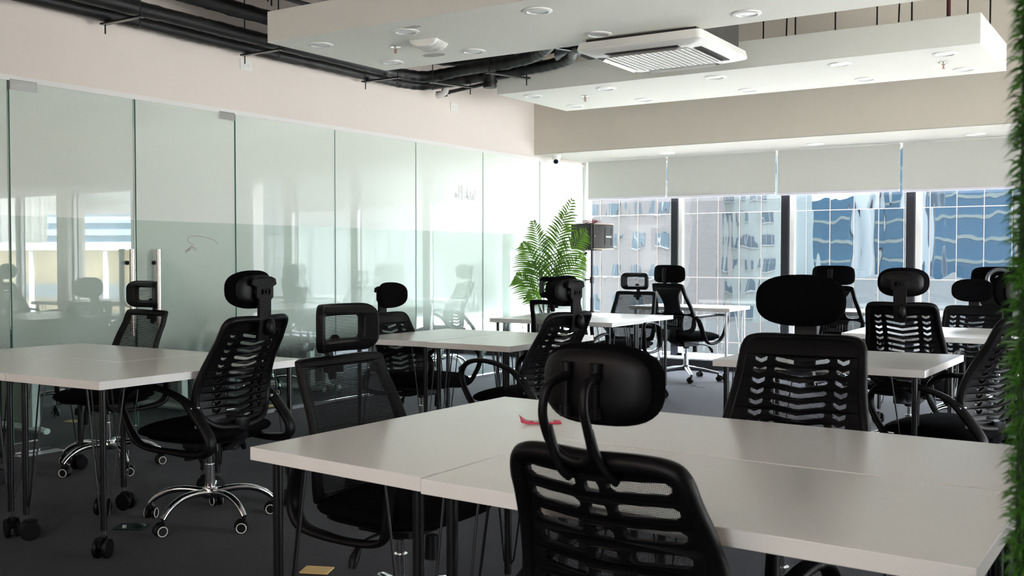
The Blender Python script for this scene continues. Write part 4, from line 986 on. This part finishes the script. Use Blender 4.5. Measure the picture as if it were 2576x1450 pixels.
# logo plate: white lettering with a ring beside it
cu = bpy.data.curves.new('logo', 'FONT'); cu.body = 'KEVLER'; cu.size = .022; cu.extrude = .0006; cu.align_x = 'CENTER'; cu.space_character = .95; cu.offset = .0006
fo = bpy.data.objects.new('logo_tmp', cu); COL.objects.link(fo); bpy.context.view_layer.update()
me = bpy.data.meshes.new_from_object(fo.evaluated_get(bpy.context.evaluated_depsgraph_get())); bpy.data.objects.remove(fo)
M_BOUNCE = pmat('pale_bounce_sheet', (.12, .117, .11), .9, nscale=.3, namt=.1)  # for the added sheet that reflects daylight up through the windows
M_LOGO = pmat('white_logo_print', (.85, .86, .86), .3)
lo = link('logo', me, M_LOGO, t); lo.rotation_euler = (PI/2, 0, 0); lo.location = (.068, -.1555, .132)
MB().tube([(.118+.010*math.cos(q), -.150, .139+.012*math.sin(q)) for q in [2*PI*k_/20 for k_ in range(20)]], .0018, 6, closed=True).build('logo_ring', M_LOGO, t, smooth=50)
MB().cyl((.118, -.150, .149), (.118, -.150, .129), .0018, seg=6).build('logo_stroke', M_LOGO, t)
tag(t, 'black loudspeaker with white lettering on a stand beside the potted palm', 'loudspeaker')
m = MB(); r2 = random.Random(4)
for q in range(7):
    cx, cy = -.02+r2.uniform(-.04, .04), r2.uniform(-.02, .02); pts = []
    for k_ in range(14):
        a = 2*PI*k_/14; rr = r2.uniform(.035, .075); pts.append((cx+rr*1.3*math.cos(a), cy+rr*.6*math.sin(a), .006+abs(r2.gauss(0, .018))))
    m.tube(smooth_path(pts, 4, True), .0018, 5, closed=True)
o = m.build('tangled_wire', M_WIRE); o.location = (-5.46, 10.0, 1.622)
tag(o, 'tangle of thin red wire lying on top of the loudspeaker', 'wire')

# ------------------------------------------------------------------ potted palm
M_LEAF = pmat('palm_leaf', (.05, .12, .02), .42, nscale=4, namt=.35)
lf = M_LEAF.node_tree; bs = lf.nodes['Principled BSDF']
tlf = lf.nodes.new('ShaderNodeBsdfTranslucent'); tlf.inputs[0].default_value = (.16, .32, .02, 1); mxl = lf.nodes.new('ShaderNodeMixShader'); mxl.inputs[0].default_value = .35
lf.links.new(bs.outputs[0], mxl.inputs[1]); lf.links.new(tlf.outputs[0], mxl.inputs[2]); lf.links.new(mxl.outputs[0], lf.nodes['Material Output'].inputs[0])
M_STEMG = pmat('palm_stem', (.16, .20, .10), .5)
px_, py_ = -5.62, 9.25
t = empty('potted_palm', (px_, py_, 0))
MB().lathe([(.01, 0), (.10, 0), (.115, .03), (.135, .62), (.142, .64), (.130, .645), (.120, .60), (.01, .59)], seg=36).build('planter', M_POT, t, smooth=40)
m = MB()
for i in range(9): m.tube([((.118+.0026*i)*math.cos(a), (.118+.0026*i)*math.sin(a), .06+.066*i) for a in [2*PI*k_/30 for k_ in range(30)]], .004, 5, closed=True)
m.build('planter_ribs', M_POT, t, smooth=60)
MB().cyl((0, 0, .59), (0, 0, .603), .118, seg=28).build('soil', pmat('dark_soil', (.03, .02, .015), .95, nscale=60, namt=.5), t)
rp = random.Random(12)
def frond(tip, ctrl, base, n, lf_len, seedv, droop=.32):
    n = int(n*.92)
    r = random.Random(seedv); P = []
    b0 = Vector(base); c0 = Vector(ctrl); t0 = Vector(tip)
    for i in range(33):
        u = i/32; P.append(b0*(1-u)**2+c0*2*u*(1-u)+t0*u*u)
    fr_ = MB(); fr_.tube(P, [.0055*(1-.8*i/32) for i in range(33)], 6); st = fr_.build('frond_stem', M_STEMG, t, smooth=60)
    m = MB()
    for k_ in range(n):
        u = .30+.70*k_/(n-1)
        i = min(31, int(u*32)); p = P[i].lerp(P[i+1], u*32-i) if i < 32 else P[32]
        tg = (P[min(32, i+1)]-P[i]).normalized()
        ln = 1.12*lf_len*(math.sin(PI*min(1, .18+.80*u))**.6)*(1-.25*u)*r.uniform(.88, 1.1)
        for s in (-1, 1):
            side = tg.cross(Vector((0, -1, .15))).normalized()*s
            dirv = (side*.80+tg*.62+Vector((0, r.uniform(-.25, .25), .10))).normalized()
            pts = []
            for q in range(7):
                v = q/6; pts.append(p+dirv*ln*v+Vector((0, 0, -droop*ln*v*v))+Vector((0, -.12*ln*v*v, 0)))
            wv_ = [.0018, .0068, .0088, .0090, .0072, .0042, .0006]
            prevs = None
            nrm = Vector((0, -1, 0)).lerp(side, .2).normalized()
            for q in range(7):
                d = (pts[min(6, q+1)]-pts[max(0, q-1)]).normalized(); wdt = d.cross(nrm).normalized()*wv_[q]
                cen = pts[q]+nrm*.002
                row = (m.bm.verts.new(pts[q]+wdt), m.bm.verts.new(cen), m.bm.verts.new(pts[q]-wdt))
                if prevs: m.face((prevs[0], row[0], row[1], prevs[1])); m.face((prevs[1], row[1], row[2], prevs[2]))
                prevs = row
    m.build('leaflets', M_LEAF, st, smooth=60)
def P3(px, z): return px
fr = [((.36, -.08, 1.83), (.10, 0, 1.35), (.02, 0, .60), 26, .30, 1), ((.20, .05, 1.72), (.05, 0, 1.3), (.0, .02, .60), 24, .30, 2), ((.50, -.05, 1.52), (.17, -.02, 1.25), (.03, -.02, .60), 26, .30, 3),
      ((-.30, .02, 1.40), (-.10, 0, 1.15), (-.02, 0, .60), 24, .27, 4), ((-.12, -.06, 1.62), (.0, -.03, 1.25), (-.01, -.03, .60), 24, .28, 5), ((.42, .05, 1.25), (.22, 0, 1.10), (.03, .02, .60), 20, .26, 6),
      ((-.34, -.05, 1.05), (-.18, -.02, 1.0), (-.03, -.01, .60), 18, .22, 7), ((-.26, .05, .86), (-.16, .02, .88), (-.03, .02, .60), 14, .16, 8), ((.28, -.08, .98), (.15, -.03, .95), (.03, -.02, .60), 14, .18, 9), ((-.1, -.15, 1.2), (-.05, -.05, 1.0), (0, -.03, .60), 16, .22, 10)]
for a in fr: frond(*a)
tag(t, 'green potted palm standing between the glass partition and the loudspeaker', 'potted plant')

# ------------------------------------------------------------------ artificial turf column
M_TURF = pmat('artificial_turf', (.030, .115, .005), .55, nscale=30, namt=.6)
M_TURFB = pmat('dark_turf_backing', (.006, .02, .004), .9)
t = empty('turf_column', (.13, 1.22, 0))
MB().box(-.249, -.22, 0, .25, .23, 2.7).build('column_core', M_TURFB, t)
m = MB(); r3 = random.Random(3)
def blade(p, nrm):
    ln = r3.uniform(.010, .019); up = Vector((r3.uniform(-.5, .5), r3.uniform(-.5, .5), r3.uniform(-.9, .5))); d = (nrm*.9+up*.75).normalized()
    sd_ = d.cross(Vector((r3.uniform(-1, 1), r3.uniform(-1, 1), r3.uniform(-1, 1)))).normalized()*.0009
    mid = p+d*ln*.6; tip = p+d*ln+Vector((0, 0, -ln*.28))
    v = [m.bm.verts.new(q) for q in (p-sd_, p+sd_, mid+sd_*.9, mid-sd_*.9, tip)]
    m.bm.faces.new(v[:4]); m.bm.faces.new((v[3], v[2], v[4]))
for i in range(46000):
    z = r3.uniform(.0, 2.7) if i % 3 == 0 else r3.uniform(.5, 1.9)
    if i % 5: blade(Vector((r3.uniform(-.250, -.10 if i % 2 else .25), -.221, z)), Vector((0, -1, 0)))
    else: blade(Vector((-.250, r3.uniform(-.221, .0 if i % 2 else .23), z)), Vector((-1, 0, 0)))
me = bpy.data.meshes.new('turf_blades'); m.bm.to_mesh(me); m.bm.free()
o = link('turf_blades', me, M_TURF, t); tag(o, kind='stuff')
tag(t, 'column wrapped in green artificial turf filling the right photo edge', 'turf column')
mb = MB(); mb.box(-.10, 1.01, 2.7, .37, 1.44, SLAB); struct(mb.build('wall_column_head', M_WALLG))

# ------------------------------------------------------------------ outside: buildings
def building(name, x0, y0, x1, y1, z0, z1, mat, label):
    t = empty(name, ((x0+x1)/2, (y0+y1)/2, z0)); a, b = (x1-x0)/2, (y1-y0)/2
    MB().box(-a, -b, 0, a, b, z1-z0).build('walls', mat, t)
    tag(t, label, 'building'); return t
M_GRID = pmat('bronze_mullions', (.085, .070, .060), .5)
M_SPAN = pmat('spandrel_dark', (.03, .04, .05), .4)
PW, PH, FY = 1.19, 3.47, 52.0
xs0 = -.5140*FY; zs0 = .22
t = empty('curtain_wall_building', (-20, FY, -40))
MB().box(xs0+20-2*PW, .12, 0, 76, 14, 50.2).build('building_core', M_SPAN, t)
pms = []
rw = random.Random(21)
for k_ in range(9):
    m_ = MB(); rows = []; A1, A2, s0 = rw.uniform(.0015, .005), rw.uniform(.0006, .0018), rw.uniform(0, 90)
    for jj in range(31):
        zz = jj/30; rows.append([m_.bm.verts.new((.02+(PW-.04)*ii/14, (A1*noise.noise(Vector((ii/14*1.3+s0, zz*1.2, 0)))+A2*noise.noise(Vector((ii/14*4+s0, zz*2.6, 5)))), .02+(PH-.04)*zz)) for ii in range(15)])
    for R1, R2 in zip(rows, rows[1:]):
        for ii in range(14): m_.bm.faces.new((R1[ii], R1[ii+1], R2[ii+1], R2[ii]))
    me = bpy.data.meshes.new('window_pane'); m_.bm.to_mesh(me); m_.bm.free(); me.polygons.foreach_set('use_smooth', [True]*len(me.polygons)); me.materials.append(M_PANE); pms.append(me)
def pane_at(i, j, parent):
    x = xs0+i*PW; z = zs0+j*PH
    o_ = bpy.data.objects.new('window_pane', rw.choice(pms)); COL.objects.link(o_)
    o_.parent = parent; o_.location = (x+20, 0, z+40); return o_
near = [(i, j) for i in range(-2, 17) for j in range(-3, 2)]
for i, j in near: pane_at(i, j, t)
m = MB()
for i in range(-2, 71):
    for j in range(-10, 3):
        if (i, j) in near or (-2 <= i < 17 and -3 <= j < 2): continue
        x = xs0+i*PW+20; z = zs0+j*PH+40
        m.bm.faces.new([m.bm.verts.new(q) for q in ((x+.02, .02, z+.02), (x+PW-.02, .02, z+.02), (x+PW-.02, .02, z+PH-.02), (x+.02, .02, z+PH-.02))])
me = bpy.data.meshes.new('upper_window_panes'); m.bm.to_mesh(me); m.bm.free(); o = link('upper_window_panes', me, M_PANE, t); tag(o, kind='stuff')
m = MB()
for i in range(-2, 72): x = xs0+i*PW+20; m.box(x-.016, -.03, 0, x+.016, .055, 50.5)
for j in range(-10, 4): z = zs0+j*PH+40; m.box(xs0+20-2*PW, -.025, z-.02, 76, .0555, z+.02)
m.build('mullion_grid', M_GRID, t)
tag(t, 'glass curtain wall building right across the street with cream mullions', 'building')
# the blocks it mirrors, standing beyond our building
def facade(t, x0, x1, zlo, zhi, dx, dz, ww, wh, mat, y, frame=M_TRIM, skip=0):
    base = None; n_ = 0
    r = random.Random(int(abs(x0)*7))
    x = x0
    while x < x1:
        z = zlo
        while z < zhi:
            if base is None:
                base = MB().box(-ww/2, 0, 0, ww/2, .25, wh).build('window', mat, t); o_ = base
                MB().box(-.05, .25, 0, .05, .30, wh).build('window_bar', frame, o_)
                MB().box(-ww/2-.1, .2, -.18, ww/2+.1, .42, -.02).build('window_sill', frame, o_)
            else: o_ = copy_tree(base, t)
            o_.location = (x, y, z); n_ += 1
            z += dz
        x += dx
M_BEIGE = pmat('beige_render', (.52, .44, .40), .8, nscale=.2, namt=.06); M_APT = pmat('pale_green_white_render', (.68, .72, .67), .8, nscale=.2, namt=.06)
M_WIN = pmat('dark_blue_window', (.20, .26, .30), .2); M_BLUE = pmat('deep_blue_glazing', (.06, .17, .28), .3); M_WHT = pmat('white_render', (.85, .86, .86), .7)
M_GREY = pmat('grey_cladding', (.46, .46, .45), .7); M_YB = pmat('yellow_render', (.72, .60, .36), .8); M_TEAL = pmat('grey_green_tower', (.36, .40, .37), .6)
t = building('beige_block', -96, -45, -58.5, -31, -40, 48, M_BEIGE, 'beige residential block mirrored in the left panes of the glass building'); facade(t, -18.0, 18, 20, 70, 3.6, 4.6, 1.7, 1.9, M_WIN, 7.0)
t = building('apartment_block', -64, -62, -49.5, -48, -40, 60, M_APT, 'pale green apartment block mirrored in the glass building'); facade(t, -5.6, 6.5, 18, 72, 3.1, 3.6, 1.6, 1.6, M_WIN, 7.0)
m = MB()
for k_ in range(14): m.box(-7.3, 7.0, 18+k_*3.6, -4.3, 8.3, 18.2+k_*3.6); m.box(-7.3, 8.2, 18.2+k_*3.6, -4.3, 8.3, 19.1+k_*3.6)
m.build('balconies', M_APT, t)
for k_, (x0, x1, y, z1, mt) in enumerate(((-57, -49.5, -82, 12, M_BLUE), (-46, -41, -88, 60, M_BLUE), (-38.5, -33.5, -94, 4.2, M_BLUE), (-33, -14, -70, 40, M_BLUE))):
    t = building('blue_tower', x0, y-14, x1, y, -40, z1, mt, ('blue glass tower left of the bright sky gaps, in the mirrored view', 'tallest blue glass tower in the mirrored view', 'low blue block between pale towers in the mirrored view', 'wide blue block right in the mirrored view')[k_])
    m = MB(); w2 = (x1-x0)/2
    for q in range(int((z1+40)/3.4)): m.box(-w2, 7.0, q*3.4, w2, 7.12, q*3.4+.5)
    m.build('floor_bands', M_TEAL, t)
for k_, (x0, x1, y, z1) in enumerate(((-38.0, -35.5, -76, 60), (-49.3, -46.2, -84, 60))):
    building('white_tower', x0, y-12, x1, y, -40, z1, M_WHT, ('slim white tower right in the mirrored view', 'slim white tower left in the mirrored view')[k_])
building('grey_podium', -46, -62, -14, -52, -40, -1.5, M_GREY, 'low grey podium block in the mirrored view')
# skyline seen only as a reflection in the left glass door
def at(px, d): return Vector((-12.18, 0, 1.234))
t = building('yellow_office_block', 80, 60, 118, 84, -40, 2.7, M_YB, 'long yellow office block mirrored in the glass door'); t.rotation_euler = (0, 0, math.radians(-20))
m = MB()
for k_ in range(9): m.box(-20.05, -13.1, 37.2-k_*2.9, 20, -13.0, 38.6-k_*2.9); m.box(-20.1, -13, 37.2-k_*2.9, -20.0, 13, 38.6-k_*2.9)
m.build('window_bands', M_WIN, t)
m = MB(); m.box(-20.4, -13.4, 42.1, 20.3, 13.3, 42.9)
for k_ in range(10): m.box(-20+k_*4.4, -13.3, 0, -19.5+k_*4.4, -13.05, 42); m.box(-20.3, -13+k_*2.8, 0, -20.05, -12.6+k_*2.8, 42)
m.build('pilasters', M_WHT, t)
t = building('grey_green_tower', 150, 86, 182, 106, -40, 60, M_TEAL, 'ribbed grey green tower mirrored at the left photo edge'); t.rotation_euler = (0, 0, math.radians(-28))
m = MB()
for k_ in range(8): m.box(-16.6, -11+k_*3, 0, -16.0, -10.4+k_*3, 100); m.box(-16+k_*4.5, -11.6, 0, -15.2+k_*4.5, -11.0, 100)
m.build('vertical_ribs', M_GREY, t)
t = building('blue_office_block', 108, 92, 132, 112, -40, 7.6, M_BLUE, 'blue banded office block mirrored beside the door handle'); t.rotation_euler = (0, 0, math.radians(-28))
m = MB()
for k_ in range(9): m.box(-12.1, -10.1, 32+k_*1.8, 12, 10, 32.9+k_*1.8)
m.build('pale_bands', pmat('pale_blue_band', (.45, .55, .75), .6), t)
t = empty('leaning_grey_tower', (146, 128, -40))
m = MB(); a = [m.bm.verts.new(q) for q in ((-14, -12, 0), (14, -12, 0), (14, 12, 0), (-14, 12, 0))]; b = [m.bm.verts.new(q) for q in ((-20, -16, 75), (18, -16, 75), (18, 12, 75), (-20, 12, 75))]
m.face(a[::-1]); m.face(b)
for i in range(4): m.face((a[i], a[(i+1) % 4], b[(i+1) % 4], b[i]))
m.build('walls', M_GREY, t)
m = MB()
for k_ in range(8):
    z = 44+k_*3.6; q = z/75; m.box(-14-6*q-.1, -10-4*q, z, -13.5-6*q, 8, z+1.3); m.box(-10-6*q, -12-4*q-.15, z, 12, -11.5-4*q, z+1.3)
m.build('window_bands', M_TEAL, t); tag(t, 'leaning grey tower with striped windows mirrored in the glass door', 'building')
sbox('bounce_sheet_side', pmat('white_bounce_sheet', (.80, .78, .72), .9), 3.8, -40, -4.8, 60, 12.5, -4.6)  # unseen reflector added outside the side windows to throw light upward
sbox('bounce_sheet_front', M_BOUNCE, -70, 12.5, -4.8, 70, 51, -4.6)  # unseen sheet added below the window wall to bounce sun onto the ceiling
g = MB().box(-260, -160, -41, 260, 260, -40).build('street_ground', pmat('pale_street', (.42, .41, .39), .9, nscale=.1, namt=.2)); struct(g)
# outer skin of our own floor
sbox('wall_outer_slab', M_WALLG, -11.5, WY+.22, 2.62, RX+.3, WY+.35, 6.0)
sbox('wall_outer_sill', M_WALLG, -11.5, WY+.22, -6.0, RX+.3, WY+.35, .05)
